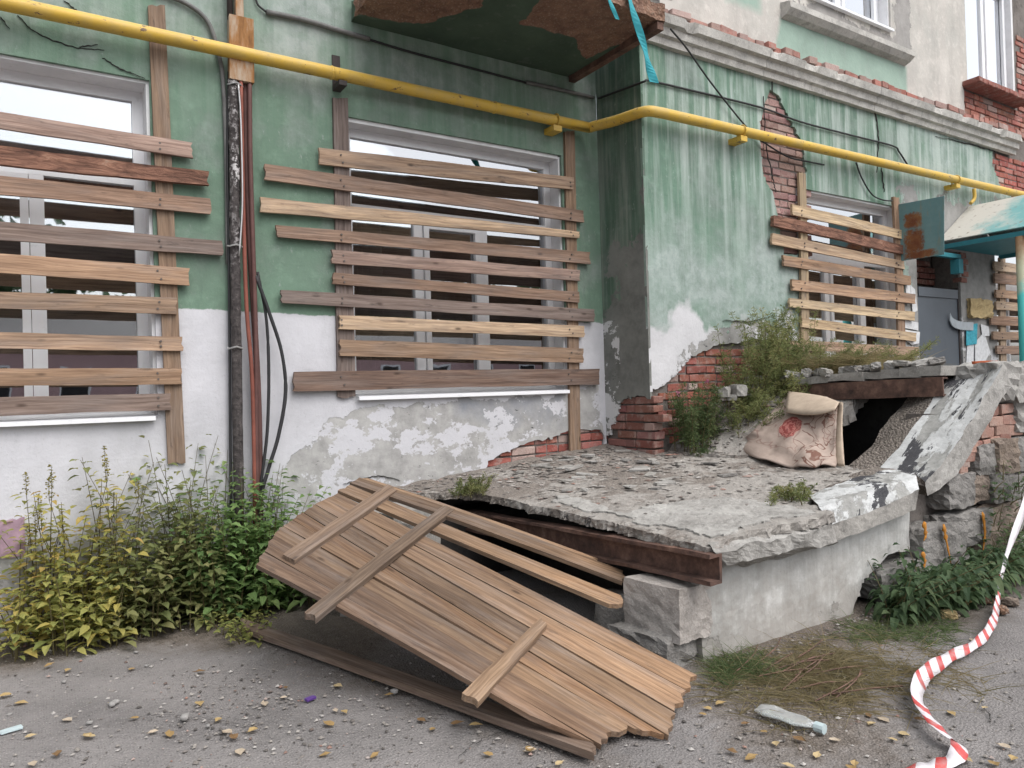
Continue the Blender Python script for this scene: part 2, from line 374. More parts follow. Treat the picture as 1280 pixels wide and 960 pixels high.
def leafmat(name, stops, tr=.5):
    t = NT(name); a = t.attr('tint'); P = t.geo()
    c = t.ramp(a, stops); n = t.noise(P, 30, 3)
    c = t.mix(t.rmp(n, .4, .7, 0, .25), c, tuple(x*.8 for x in stops[0][1]))
    b = t.t.nodes.new('ShaderNodeBsdfPrincipled'); t.t.links.new(c, b.inputs['Base Color']); b.inputs['Roughness'].default_value = .6
    b.inputs['Specular IOR Level'].default_value = .25
    tl = t.t.nodes.new('ShaderNodeBsdfTranslucent'); t.t.links.new(c, tl.inputs['Color'])
    mx = t.t.nodes.new('ShaderNodeMixShader'); mx.inputs[0].default_value = tr
    t.t.links.new(b.outputs[0], mx.inputs[1]); t.t.links.new(tl.outputs[0], mx.inputs[2])
    o = t.t.nodes.new('ShaderNodeOutputMaterial'); t.t.links.new(mx.outputs[0], o.inputs[0]); MAT[name] = t.m
leafmat('leaf_yellow', [(0, (.22, .26, .085)), (.45, (.40, .40, .13)), (.75, (.55, .46, .14)), (1, (.55, .35, .13))])
leafmat('leaf_green', [(0, (.11, .19, .07)), (.5, (.22, .34, .12)), (.85, (.31, .40, .15)), (1, (.40, .38, .16))])
leafmat('leaf_olive', [(0, (.14, .175, .07)), (.5, (.25, .275, .11)), (.9, (.35, .32, .15)), (1, (.42, .29, .15))])
leafmat('leaf_dark', [(0, (.05, .09, .045)), (.6, (.11, .17, .08)), (1, (.19, .22, .11))])
leafmat('leaf_feather', [(0, (.075, .115, .05)), (.6, (.15, .20, .085)), (1, (.25, .25, .12))])
leafmat('hay', [(0, (.17, .145, .075)), (.5, (.28, .23, .12)), (1, (.40, .33, .19))])
leafmat('drygrass', [(0, (.15, .145, .075)), (.5, (.26, .215, .12)), (1, (.38, .31, .18))])
leafmat('goldspike', [(0, (.20, .19, .04)), (1, (.38, .32, .07))])
leafmat('pinkpetal', [(0, (.45, .14, .25)), (1, (.55, .25, .35))])
leafmat('stemmat', [(0, (.07, .075, .03)), (1, (.14, .10, .05))], .05)
leafmat('dead_leaf', [(0, (.20, .12, .06)), (.4, (.42, .29, .12)), (.75, (.50, .39, .22)), (1, (.52, .44, .35))], .15)
def _asphalt(t):
    P = t.geo(); n1 = t.noise(P, 1.3, 6, .6); n2 = t.noise(P, 14, 6, .65); n3 = t.noise(P, 120, 3, .6)
    v = t.vor(P, 95); vc = t.n('SeparateColor', Color=t.vor(P, 95, 'Color'))
    c = t.mix(t.rmp(n1, .40, .62), (.235, .221, .215), (.15, .141, .138))
    c = t.mix(t.math('MULTIPLY', t.rmp(n2, .42, .68), .5), c, (.225, .21, .205))
    st = t.math('MULTIPLY', t.rmp(v, .18, .4, 1, 0), t.rmp(vc, .55, .8))
    c = t.mix(t.math('MULTIPLY', st, .75), c, (.33, .31, .30))
    dk = t.math('MULTIPLY', t.rmp(v, .2, .45, 1, 0), t.rmp(vc, .35, .15))
    c = t.mix(t.math('MULTIPLY', dk, .6), c, (.06, .055, .055))
    df = t.rmp(t.math('ADD', t.attr('d'), t.math('ADD', t.math('MULTIPLY', t.math('SUBTRACT', n2, .5), .5), t.math('MULTIPLY', t.math('SUBTRACT', n1, .5), .5))), -.12, .14)
    dc = t.mix(t.rmp(n2, .35, .7), (.15, .125, .105), (.085, .072, .062))
    dc = t.mix(t.rmp(n3, .5, .68), dc, (.24, .21, .185))
    c = t.mix(df, c, dc)
    h = t.math('ADD', t.math('MULTIPLY', v, -.7), t.math('ADD', t.math('MULTIPLY', n2, .8), t.math('MULTIPLY', n3, .5)))
    return t.out(c, .88, t.bump(h, .7, .012), .3)
simple('asphalt', _asphalt)
def _tape(t):
    s = t.attr('s'); v = t.attr('v'); ln = t.attr('ln')
    f = t.math('FRACT', t.math('ADD', t.math('DIVIDE', s, .15), t.math('MULTIPLY', v, .45)))
    m = t.math('MULTIPLY', t.rmp(f, .6, .62), t.rmp(ln, .5, .52))
    c = t.mix(m, (.68, .65, .68), (.50, .07, .065))
    n = t.noise(t.geo(), 30, 4)
    c = t.mix(t.math('MULTIPLY', t.rmp(n, .45, .7), .45), c, (.36, .33, .33))
    return t.out(c, .4, t.bump(n, .2, .004), .4)
simple('tape', _tape)
def _carpet(t):
    U = t.coord('UV'); u = t.n('SeparateXYZ', 0, Vector=U); v = t.n('SeparateXYZ', 1, Vector=U)
    n = t.noise(U, 14, 5, .6); nf = t.noise(U, 160, 3)
    base = t.mix(t.rmp(n, .35, .7), (.40, .325, .28), (.32, .255, .22))
    def dist(cx, cy, sx, sy):
        a = t.math('POWER', t.math('MULTIPLY', t.math('SUBTRACT', u, cx), sx), 2.0); b = t.math('POWER', t.math('MULTIPLY', t.math('SUBTRACT', v, cy), sy), 2.0)
        return t.math('ADD', t.math('SQRT', t.math('ADD', a, b)), t.math('MULTIPLY', t.math('SUBTRACT', n, .5), .5))
    d = dist(.42, .52, 6.2, 5.2)
    wv = t.math('SINE', t.math('ADD', t.math('MULTIPLY', d, 22.0), t.math('MULTIPLY', n, 16.0)))
    fl = t.mix(t.rmp(wv, -.2, .4), (.24, .06, .055), (.40, .16, .14))
    c = t.mix(t.rmp(d, .72, .80, 1, 0), base, fl)
    sw = t.math('ABSOLUTE', t.math('SUBTRACT', t.noise(U, 5.5, 2, .4, .8), .5))
    reg = t.math('MULTIPLY', t.rmp(u, .5, .56), t.rmp(d, .85, .95))
    c = t.mix(t.math('MULTIPLY', t.rmp(sw, .012, .026, .85, 0), reg), c, (.13, .055, .04))
    sw2 = t.math('ABSOLUTE', t.math('SUBTRACT', t.noise(t.mp(U, (1, 1, 1), (4, 2, 0)), 4.0, 2, .4, .6), .5))
    c = t.mix(t.math('MULTIPLY', t.rmp(sw2, .008, .018, .5, 0), t.rmp(v, .15, .25)), c, (.20, .10, .08))
    c = t.mix(t.math('MULTIPLY', t.rmp(n, .55, .72), .3), c, (.28, .24, .21))
    return t.out(c, .98, t.bump(nf, .5, .004), .05)
simple('carpet', _carpet)
flat('carpet_back', (.46, .375, .295), .98, .2, 14, .05, .6)

# ------------------------------------------------------------------ object helpers
COL = scene.collection
WMX = {}
def link(o, parent, Mx):
    COL.objects.link(o); o.parent = parent
    o.matrix_basis = (WMX[parent].inverted() @ Mx) if parent is not None else Mx
    WMX[o] = Mx.copy(); return o
def tag(o, label=None, cat=None, group=None, kind=None):
    for k, v in (('label', label), ('category', cat), ('group', group), ('kind', kind)):
        if v: o[k] = v
    return o
def thing(name, loc, label, cat, group=None):
    o = bpy.data.objects.new(name, None); o.empty_display_size = .1
    link(o, None, Matrix.Translation(Vector([float(c) for c in loc]))); return tag(o, label, cat, group)
def mesh(name, V, Fc, mat, smooth=False, attrs=None, uv=None):
    me = bpy.data.meshes.new(name); me.from_pydata([tuple(map(float, v)) for v in V], [], [tuple(map(int, f)) for f in Fc])
    me.materials.append(MAT[mat])
    if smooth: me.polygons.foreach_set('use_smooth', [True]*len(me.polygons))
    for k, a in (attrs or {}).items():
        me.attributes.new(k, 'FLOAT', 'POINT').data.foreach_set('value', np.asarray(a, np.float32))
    if uv is not None:
        l = me.uv_layers.new(name='UVMap'); idx = np.zeros(len(me.loops), np.int32); me.loops.foreach_get('vertex_index', idx)
        l.data.foreach_set('uv', np.asarray(uv, np.float32)[idx].ravel())
    me.update(); return me
def obj(name, me, parent=None, Mx=None, color=None):
    o = bpy.data.objects.new(name, me)
    if Mx is None: Mx = Matrix()
    link(o, parent, Mx)
    if color: o.color = (*color, 1)
    return o
def recentre(V):
    V = np.asarray(V, float); c = V.mean(0); return V-c, Matrix.Translation(Vector(c))
def solid(name, V, Fc, mat, parent=None, smooth=False, attrs=None, uv=None, color=None, base=False):
    V = np.asarray(V, float); c = V.mean(0)
    if base: c[2] = V[:, 2].min()
    return obj(name, mesh(name, V-c, Fc, mat, smooth, attrs, uv), parent, Matrix.Translation(Vector(c)), color)
def boxg(a, b, jit=0.0):
    (x0, y0, z0), (x1, y1, z1) = a, b
    V = np.array([(x0,y0,z0),(x1,y0,z0),(x1,y1,z0),(x0,y1,z0),(x0,y0,z1),(x1,y0,z1),(x1,y1,z1),(x0,y1,z1)], float)
    if jit: V = V+nrs.uniform(-jit, jit, V.shape)
    return V, [(0,3,2,1),(4,5,6,7),(0,1,5,4),(1,2,6,5),(2,3,7,6),(3,0,4,7)]
class MB:
    def __init__(s): s.V = []; s.F = []
    def add(s, V, Fc):
        o = len(s.V); s.V += [tuple(v) for v in V]; s.F += [tuple(i+o for i in f) for f in Fc]
    def box(s, a, b): s.add(*boxg(a, b))
    def tube(s, pts, r, seg=8, cap=True, wob=0):
        pts = [np.array(p, float) for p in pts]; rs = r if hasattr(r, '__len__') else [r]*len(pts)
        ref = np.array((.13, .27, .95)); V = []
        for i, p in enumerate(pts):
            t = nrm(pts[min(i+1, len(pts)-1)]-pts[max(i-1, 0)])
            if abs(t @ nrm(ref)) > .95: ref = np.array((.9, .3, .1))
            a = nrm(np.cross(t, ref)); b = np.cross(t, a)
            for k in range(seg):
                an = 2*math.pi*k/seg; rr = rs[i]*(1+wob*rnd.uniform(-1, 1)); V.append(p+rr*(math.cos(an)*a+math.sin(an)*b))
        Fc = []
        for i in range(len(pts)-1):
            for k in range(seg):
                k2 = (k+1) % seg; Fc.append((i*seg+k, i*seg+k2, (i+1)*seg+k2, (i+1)*seg+k))
        if cap:
            Fc.append(tuple(range(seg))[::-1]); Fc.append(tuple((len(pts)-1)*seg+k for k in range(seg)))
        s.add(V, Fc)
    def make(s, name, mat, parent=None, smooth=False, color=None, **kw): return solid(name, s.V, s.F, mat, parent, smooth, color=color, **kw)
def spline(pts, n=8):
    P = [np.array(p, float) for p in pts]; P = [2*P[0]-P[1]]+P+[2*P[-1]-P[-2]]; out = []
    for i in range(1, len(P)-2):
        for k in range(n):
            t = k/n; out.append(.5*((2*P[i])+(P[i+1]-P[i-1])*t+(2*P[i-1]-5*P[i]+4*P[i+1]-P[i+2])*t*t+(3*P[i]-P[i-1]-3*P[i+1]+P[i+2])*t**3))
    out.append(P[-2]); return out
def pipe(name, pts, r, mat, parent=None, seg=8, n=6, smooth=True, wob=0):
    m = MB(); m.tube(spline(pts, n) if n else pts, r, seg, wob=wob); return m.make(name, mat, parent, smooth)

def sheet(name, O, U, V, N, us, vs, mat, parent=None, holes=(), cut=None, disp=None, attrs=None, thick=.025, steps=1, rough=0.0, smooth=True):
    O, U, V, N = [np.array(q, float) for q in (O, U, V, N)]
    us = np.asarray(us, float); vs = np.asarray(vs, float); nu, nv = len(us), len(vs)
    uu, vv = np.meshgrid(us, vs); cu = .25*(uu[:-1,:-1]+uu[1:,:-1]+uu[:-1,1:]+uu[1:,1:]); cv = .25*(vv[:-1,:-1]+vv[1:,:-1]+vv[:-1,1:]+vv[1:,1:])
    keep = np.ones(cu.shape, bool)
    for (a, b, c, d) in holes: keep &= ~((cu > a) & (cu < b) & (cv > c) & (cv < d))
    if cut is not None:
        cell = np.minimum(np.median(np.diff(us)), np.median(np.diff(vs)))
        f0 = cut(uu, vv); e = cell*.5
        gx = (cut(uu+e, vv)-cut(uu-e, vv))/(2*e); gy = (cut(uu, vv+e)-cut(uu, vv-e))/(2*e); g2 = gx*gx+gy*gy+1e-6
        m = np.abs(f0)/np.sqrt(g2) < .6*cell
        onh = np.zeros(uu.shape, bool)
        for (a, b, c, d) in holes: onh |= (uu > a-1e-4) & (uu < b+1e-4) & (vv > c-1e-4) & (vv < d+1e-4)
        m &= ~onh; m[0] = m[-1] = False; m[:, 0] = m[:, -1] = False
        uu = np.where(m, uu-np.clip(f0*gx/g2, -.6*cell, .6*cell), uu); vv = np.where(m, vv-np.clip(f0*gy/g2, -.6*cell, .6*cell), vv)
        keep &= ~(cut(cu, cv) > 0)
    dd = disp(uu, vv) if disp is not None else np.zeros(uu.shape)
    Pt = O+uu[..., None]*U+vv[..., None]*V+dd[..., None]*N
    Pt = Pt.reshape(-1, 3)
    js, is_ = np.nonzero(keep); a = js*nu+is_
    quads = np.stack([a, a+1, a+nu+1, a+nu], 1)
    if np.dot(np.cross(U, V), N) < 0: quads = quads[:, ::-1]
    used = np.unique(quads); rm = -np.ones(nu*nv, int); rm[used] = np.arange(len(used)); quads = rm[quads]
    Vt = list(Pt[used]); Fc = [tuple(q) for q in quads]
    A = {k: list(np.broadcast_to(f(uu, vv), uu.shape).reshape(-1)[used]) for k, f in (attrs or {}).items()}
    ed = {}
    for q in Fc:
        for k in range(4):
            x, y = q[k], q[(k+1) % 4]
            if (y, x) in ed: del ed[(y, x)]
            else: ed[(x, y)] = 1
    cur = {}
    E0 = list(ed.keys())
    for sidx in range(steps):
        nx = {}
        for (x, y) in E0:
            for q in (x, y):
                if q not in nx:
                    p = Vt[cur.get(q, q)]-N*thick/steps
                    if rough: p = p+U*rnd.uniform(-rough, rough)+V*rnd.uniform(-rough, rough)
                    Vt.append(p); nx[q] = len(Vt)-1
                    for k in A: A[k].append(A[k][q])
            Fc.append((cur.get(y, y), cur.get(x, x), nx[x], nx[y]))
        cur = nx
    return solid(name, np.array(Vt), Fc, mat, parent, smooth=False, attrs=A), None
def lines(a, b, step, extra=()):
    L = sorted(set([round(x, 5) for x in list(np.arange(a, b, step))+[b]+list(extra)])); out = [L[0]]
    ex = set(round(x, 5) for x in extra)
    for x in L[1:]:
        if x-out[-1] < step*.4:
            if x in ex or x == round(b, 5): out[-1] = x
            continue
        out.append(x)
    return out
def wpoly(pts, y, ax=(0, 2)): return [(W(p, q, y)[ax[0]], W(p, q, y)[ax[1]]) for p, q in pts]

# ================================================================== GROUND
DIRT = [[G(*p)[:2] for p in [(-60, 860), (120, 812), (330, 812), (600, 905), (760, 960), (640, 900), (480, 830), (520, 740), (700, 740), (-100, 740)]],
        [G(*p)[:2] for p in [(860, 870), (960, 960), (1130, 955), (1130, 880), (1060, 850), (1130, 810), (1240, 770), (1290, 740), (1290, 690), (890, 760)]]]
def gd(x, y):
    d = np.maximum(sdpoly(x, y, DIRT[0]), sdpoly(x, y, DIRT[1])); return np.clip(d, -.6, .35)
gx = [-400, -150, -60, -25, -12, -7, -4.5, -3, -2]+lines(-1.4, 6.6, .035)+[7.2, 8, 9.5, 12, 16, 25, 60, 150, 400]
gy = [-400, -150, -60, -30, -18, -11, -7.5, -6, -5]+lines(-4.6, .1, .035)+[.6, 2, 8, 30, 100, 400]
def gdisp(x, y):
    near = (x > -2) & (x < 7) & (y > -5) & (y < .2)
    return np.where(near, .02*fbm(x*1.5, y*1.5, 3)+.012*fbm(x*8, y*8, 5)*(gd(x, y) > -.1), 0)
g, _ = sheet('ground', (0,0,0), (1,0,0), (0,1,0), (0,0,1), gx, gy, 'asphalt', None, disp=gdisp, attrs={'d': gd}, thick=.02)
tag(g, kind='structure')

# ================================================================== BUILDING
bld = thing('apartment_building', (4.5, 0, 0), 'old green and white plastered apartment block with peeling walls and cornice', 'building')
WL = (-1.3, .70, 1.29, 3.49); WC = (2.05, 4.07, 1.375, 3.48)
BRK_A = wpoly([(612, 575), (640, 560), (680, 549), (712, 537), (748, 535), (755, 545), (755, 600), (600, 600)], 0)
GREY_A = wpoly([(330, 640), (352, 580), (395, 535), (440, 508), (500, 498), (700, 488), (752, 470), (760, 600), (560, 640)], 0)
GREY_A2 = wpoly([(322, -30), (440, -30), (436, 40), (405, 140), (372, 125), (330, 90)], 0)
GREY_A3 = wpoly([(716, 92), (745, 90), (745, 160), (722, 150)], 0)
GREY_A4 = wpoly([(170, -30), (262, -30), (262, 30), (190, 20)], 0)
GREY_A5 = wpoly([(-60, 640), (60, 640), (180, 600), (240, 560), (270, 560), (270, 820), (-60, 820)], 0)
NBR = lambda u, v, s: .05*fbm(u*9, v*9, s, 4)+.03*fbm(u*30, v*30, s+5, 2)
cutA = lambda u, v: sdpoly(u, v, BRK_A)+NBR(u, v, 11)
def gA(u, v):
    d = sdpoly(u, v, GREY_A)*1.4-.06
    d = np.maximum(d, sdpoly(u, v, GREY_A5)*.5-.13)
    return np.clip(d, -.5, .25)
wA = lambda u, v: np.clip(1.98+.012*np.sin(u*2.1)-v, -.3, .3)
eA = lambda u, v: np.clip(sdpoly(u, v, wpoly([(560, 495), (705, 485), (708, 535), (640, 540), (570, 520)], 0))*8+.3, 0, 1)
kA = lambda u, v: np.clip(np.maximum(np.maximum(np.maximum(sdpoly(u, v, GREY_A2), sdpoly(u, v, GREY_A3)), sdpoly(u, v, GREY_A4))*2.2+.42, .22+.15*np.exp(-((v-4.0)/.5)**2)), 0, .95)
dispA = lambda u, v: .006*fbm(u*2.5, v*2.5, 21)*2+.004*fbm(u*12, v*12, 8)
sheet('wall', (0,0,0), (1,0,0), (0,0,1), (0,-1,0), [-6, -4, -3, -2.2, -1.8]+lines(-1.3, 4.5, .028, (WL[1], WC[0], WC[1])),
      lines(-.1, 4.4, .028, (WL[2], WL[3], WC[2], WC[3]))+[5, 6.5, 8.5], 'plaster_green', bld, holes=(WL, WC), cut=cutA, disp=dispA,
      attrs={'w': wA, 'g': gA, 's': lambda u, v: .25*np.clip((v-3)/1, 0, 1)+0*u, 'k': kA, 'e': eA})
def core(x0, x1, z0, z1, yf, holes):
    m = MB(); xs = sorted({x0, x1, *[h[0] for h in holes], *[h[1] for h in holes]}); zs = sorted({z0, z1, *[h[2] for h in holes], *[h[3] for h in holes]})
    for i in range(len(xs)-1):
        for j in range(len(zs)-1):
            cx, cz = (xs[i]+xs[i+1])/2, (zs[j]+zs[j+1])/2
            if any(h[0] < cx < h[1] and h[2] < cz < h[3] for h in holes): continue
            m.add(*boxg((xs[i], yf, zs[j]), (xs[i+1], yf+.3, zs[j+1])))
    return m.make('brickwork', 'mortar', bld)
core(-6, 4.53, -.1, 8.5, .036, (WL, WC))
# ---- block side face (x = 4.5), u runs along -y
BX = 4.5; BY = -.6
sidepx = lambda pts: [(-XP(p, q, BX)[1], XP(p, q, BX)[2]) for p, q in pts]
BRK_S = [(-.1, .6), (-.1, .93), (.06, .95), (.14, 1.1), (.24, 1.26), (.45, 1.3), (.7, 1.22), (.7, .5)]
cutS = lambda u, v: sdpoly(u, v, BRK_S)+NBR(u, v, 31)*1.2
gS = lambda u, v: np.clip(np.maximum(.22*np.clip(2.35-v, -1, 1)+.3*(u-.25), sdpoly(u, v, [(.42, 1.2), (.7, 1.2), (.7, 3.6), (.56, 3.6)])-.05), -.4, .25)
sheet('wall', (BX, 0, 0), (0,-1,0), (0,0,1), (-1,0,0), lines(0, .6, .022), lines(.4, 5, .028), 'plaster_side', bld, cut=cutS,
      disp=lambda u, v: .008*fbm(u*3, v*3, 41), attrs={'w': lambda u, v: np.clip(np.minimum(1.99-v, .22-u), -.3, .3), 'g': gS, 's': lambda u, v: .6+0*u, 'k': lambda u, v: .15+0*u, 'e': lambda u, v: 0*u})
MBc = MB(); MBc.box((BX+.036, BY+.036, 0), (BX+.3, .04, 5)); MBc.make('brickwork', 'mortar', bld)
# ---- block front (y = -.6)
WR = (6.67, 8.50, 1.33, 3.37); WF = (10.75, 12.4, 1.33, 3.2); DR = (8.83, 9.83, .3, 2.95)
zz5 = lambda q: (700+q[0]/2.207, q[1]/2.207)
BRK_F1 = wpoly([zz5(q) for q in [(580, 250), (604, 265), (625, 310), (652, 360), (668, 400), (680, 470), (672, 480), (668, 700), (620, 700), (600, 590), (588, 530), (560, 490), (553, 400), (555, 320)]], BY)
BRK_F2 = wpoly([(760, 492), (812, 492), (845, 470), (866, 446), (900, 430), (950, 424), (1012, 428), (1012, 520), (940, 600), (760, 600)], BY)
BRK_F3 = wpoly([(1243, 178), (1300, 205), (1300, 275), (1252, 236), (1240, 205)], BY)
BRK_F4 = wpoly([(1150, 312), (1220, 305), (1222, 340), (1214, 362), (1205, 362), (1150, 362)], BY)
def cutF(u, v):
    d = np.maximum(sdpoly(u, v, BRK_F1), sdpoly(u, v, BRK_F2)); d = np.maximum(d, sdpoly(u, v, BRK_F3))
    return d+NBR(u, v, 51)
GREY_F = wpoly([(815, 470), (840, 440), (870, 415), (905, 395), (960, 390), (1010, 400), (1010, 600), (815, 600)], BY)
def gF(u, v):
    d = np.maximum(sdpoly(u, v, GREY_F)*.8-.1, .35*np.clip(np.minimum(u-8.62, 3.45-v), -1, .6)+.02)
    return np.clip(d, -.5, .25)
def wF(u, v): return np.clip((1.90-v)*.22+.20*fbm(u*2.2, v*2.2, 61)+.08*fbm(u*9, v*9, 62), -.3, .3)
kF = lambda u, v: np.clip(.2+.5*np.exp(-((v-2.3)/.55)**2)+.35*np.clip(u-8.2, 0, 1), 0, .9)
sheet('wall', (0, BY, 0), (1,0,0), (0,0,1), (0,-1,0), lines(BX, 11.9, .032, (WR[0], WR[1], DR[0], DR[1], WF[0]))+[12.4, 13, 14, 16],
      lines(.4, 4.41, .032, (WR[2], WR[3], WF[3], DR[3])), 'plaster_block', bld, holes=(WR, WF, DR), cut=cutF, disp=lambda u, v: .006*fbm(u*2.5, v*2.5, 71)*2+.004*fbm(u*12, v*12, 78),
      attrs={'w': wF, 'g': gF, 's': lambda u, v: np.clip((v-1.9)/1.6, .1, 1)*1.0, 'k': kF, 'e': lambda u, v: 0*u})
def core2(x0, x1, z0, z1, yf, holes):
    o = core(x0, x1, z0, z1, yf, holes); return o
core2(BX+.3, 16, .2, 4.7, BY+.036, (WR, WF, DR))
# ---- upper storey of the block
UW1 = (6.95, 8.55, 5.46, 7.4); UW2 = (10.30, 11.65, 5.2, 7.6)
BRK_U = [(10.2, 4.5), (10.2, 5.22), (16, 5.3), (16, 4.5)]
BRK_U2 = [(10.1, 5.12), (16, 5.2), (16, 7), (11.6, 7), (11.6, 5.3)]
sheet('wall', (0, BY+.05, 0), (1,0,0), (0,0,1), (0,-1,0), lines(4.3, 12.2, .05, (UW1[0], UW1[1], UW2[0], UW2[1]))+[13, 16], lines(4.62, 6.9, .05, (UW1[2], UW2[2]))+[7.4, 7.6, 9.5],
      'plaster_beige', bld, holes=(UW1, UW2), cut=lambda u, v: np.maximum(sdpoly(u, v, BRK_U), sdpoly(u, v, BRK_U2))+NBR(u, v, 81),
      attrs={'w': lambda u, v: np.clip(np.maximum(sdpoly(u, v, [(6.3, 4.6), (8.9, 4.7), (8.9, 5.15), (6.5, 5.2)]), sdpoly(u, v, [(5.6, 5.0), (6.3, 5.0), (6.2, 6.5), (5.9, 6.5)])*.6)-.05, -.3, .3),
             'g': lambda u, v: np.clip(sdpoly(u, v, [(6.5, 5.2), (9.0, 5.2), (9.0, 5.5), (8.85, 7), (8.7, 7), (8.6, 5.44), (6.8, 5.46)])-.04, -.4, .25), 's': lambda u, v: .1+0*u, 'k': lambda u, v: .25+0*u, 'e': lambda u, v: 0*u})
core(4.3, 16, 4.7, 9.5, BY+.086, (UW1, UW2))
# upper wall of the recessed facade above balcony
MBc = MB(); MBc.box((4.3, BY+.1, 4.62), (4.6, .1, 9.5)); MBc.make('wall', 'reveal_white', bld)

# ---- bricks
bm_src = []
for k in range(6):
    V, Fc = boxg((-.12, -.055, -.0315), (.12, .055, .0315))
    me = mesh('brick', V, Fc, 'brick'); b = bmesh.new(); b.from_mesh(me)
    bmesh.ops.bevel(b, geom=b.edges[:], offset=.006, segments=1, affect='EDGES')
    for v in b.verts: v.co += Vector((rnd.uniform(-1, 1)*.004, rnd.uniform(-1, 1)*.004, rnd.uniform(-1, 1)*.003))
    b.to_mesh(me); b.free(); bm_src.append(me)
def brick(parent, p, dirx, sx=1.0, sz=1.0, col=(1,1,1), tilt=.01):
    """p centre; dirx = direction of the brick's length"""
    X = Vector(nrm(dirx)); Z = Vector((0,0,1)); Y = Z.cross(X).normalized(); Z = X.cross(Y)
    Mx = Matrix((X, Y, Z)).transposed().to_4x4() @ Matrix.Rotation(rnd.uniform(-tilt, tilt), 4, 'Z') @ Matrix.Rotation(rnd.uniform(-tilt, tilt), 4, 'Y')
    Mx.translation = Vector([float(c) for c in p]); Mx = Mx @ Matrix.Diagonal((sx, 1, sz, 1))
    o = bpy.data.objects.new('brick', rnd.choice(bm_src)); link(o, parent, Mx); v = rnd.uniform(.8, 1.15); o.color = (*[c*v for c in col], 1); return o
def brick_region(O, U, N, sdf, u0, u1, z0, z1, parent, col, margin=-.1, depth=.03, ch=.0775, ph=0.0, maxn=999):
    O, U, N = np.array(O, float), np.array(U, float), np.array(N, float); n = 0
    j = 0; z = z0
    while z < z1:
        u = u0+(0 if j % 2 else .13)-rnd.uniform(0, .03)
        while u < u1:
            L = .24 if (rnd.random() < .65) else .115
            cu = u+L/2
            if float(sdf(np.array([cu]), np.array([z]))[0]) > margin and n < maxn:
                p = O+U*cu+np.array((0, 0, z))-N*(depth+.052-rnd.uniform(-.004, .012))
                cc = [c*rnd.uniform(.92, 1.06) for c in col]
                if rnd.random() < .08: cc = (1.3, 1.9, 2.1)
                brick(parent, p, U, L/.24, 1, cc); n += 1
            u += L+.011
        z += ch; j += 1
RB = (.74, .68, .72)
brick_region((0,0,0), (1,0,0), (0,-1,0), lambda u, v: sdpoly(u, v, BRK_A), 3.1, 4.45, .62, 1.1, bld, (1.05, .75, .75), margin=-.07)
brick_region((BX,0,0), (0,-1,0), (-1,0,0), lambda u, v: sdpoly(u, v, BRK_S), .02, .58, .64, 1.32, bld, RB, margin=-.06, depth=.018)
brick_region((0,BY,0), (1,0,0), (0,-1,0), lambda u, v: sdpoly(u, v, BRK_F2), 4.63, 6.6, .9, 1.75, bld, (1.0, .75, .72), margin=-.06)
brick_region((0,BY,0), (1,0,0), (0,-1,0), lambda u, v: sdpoly(u, v, BRK_F1), 5.9, 6.75, 1.4, 4.3, bld, (1.1, 1.35, 1.5), margin=-.09)
brick_region((0,BY,0), (1,0,0), (0,-1,0), lambda u, v: sdpoly(u, v, BRK_F3), 10.8, 12.2, 3.4, 4.4, bld, (1.15, .8, .8), margin=-.1)
brick_region((0,BY+.05,0), (1,0,0), (0,-1,0), lambda u, v: np.where((u < 11.78) & (v > 5.13), -1, np.maximum(sdpoly(u, v, BRK_U), sdpoly(u, v, BRK_U2))), 10.15, 12.0, 4.6, 6.2, bld, (1.1, .9, .85), margin=-.02)
brick_region((0,BY,0), (1,0,0), (0,-1,0), lambda u, v: np.where((u > 8.9) & (u < 9.8), 1, -1), 9.2, 9.8, 2.6, 2.9, bld, (.6, .5, .5), depth=.3)
for i in range(5): brick(bld, (9.90+.05*(i % 2), BY+.04, 2.6+.078*i), (1,0,0), .6, 1, (.8, .75, .75))
# brick course over the cornice
x = BX-.1
while x < 11.4:
    s = rnd.choice((.5, .5, 1)); L = .24*s
    if rnd.random() > .05: brick(bld, (x+L/2, BY-.05+rnd.uniform(-.02, .03), 4.668+rnd.uniform(-.01, .006)), (1,0,0), s, rnd.uniform(.85, 1.15), rnd.choice([(1.1, 1.2, 1.25), (1.2, 1.7, 1.9), (1.0, 1.3, 1.4), (1.15, 1.0, 1.0)]), .05)
    x += L+.012
# cornice: profiled concrete moulding, in lengths
prof = [(0, 4.38), (-.045, 4.385), (-.055, 4.44), (-.085, 4.455), (-.095, 4.52), (-.135, 4.535), (-.15, 4.61), (-.09, 4.632), (0.04, 4.634)]
x = BX-.16
while x < 11.3:
    L = rnd.uniform(1.3, 2.1); x1 = min(x+L, 11.35); n = int((x1-x)/.06)+2
    V = []; Fc = []
    for i in range(n):
        xx = x+(x1-x-.006)*i/(n-1)
        for k, (dy, z) in enumerate(prof):
            j = .010*float(fbm(np.array(xx*6), np.array(k*3.1), 91))*2; c = 0
            if k in (6, 5) and float(vn(np.array(xx*5), np.array(k*.3), 97)) > .72: c = .025
            V.append((xx, BY+dy+j+c, z+j-c*.5))
    m = len(prof)
    for i in range(n-1):
        for k in range(m-1): Fc.append((i*m+k, (i+1)*m+k, (i+1)*m+k+1, i*m+k+1))
    Fc.append(tuple(range(m))); Fc.append(tuple((n-1)*m+k for k in range(m))[::-1])
    solid('cornice', V, Fc, 'cornice_stone', bld); x = x1
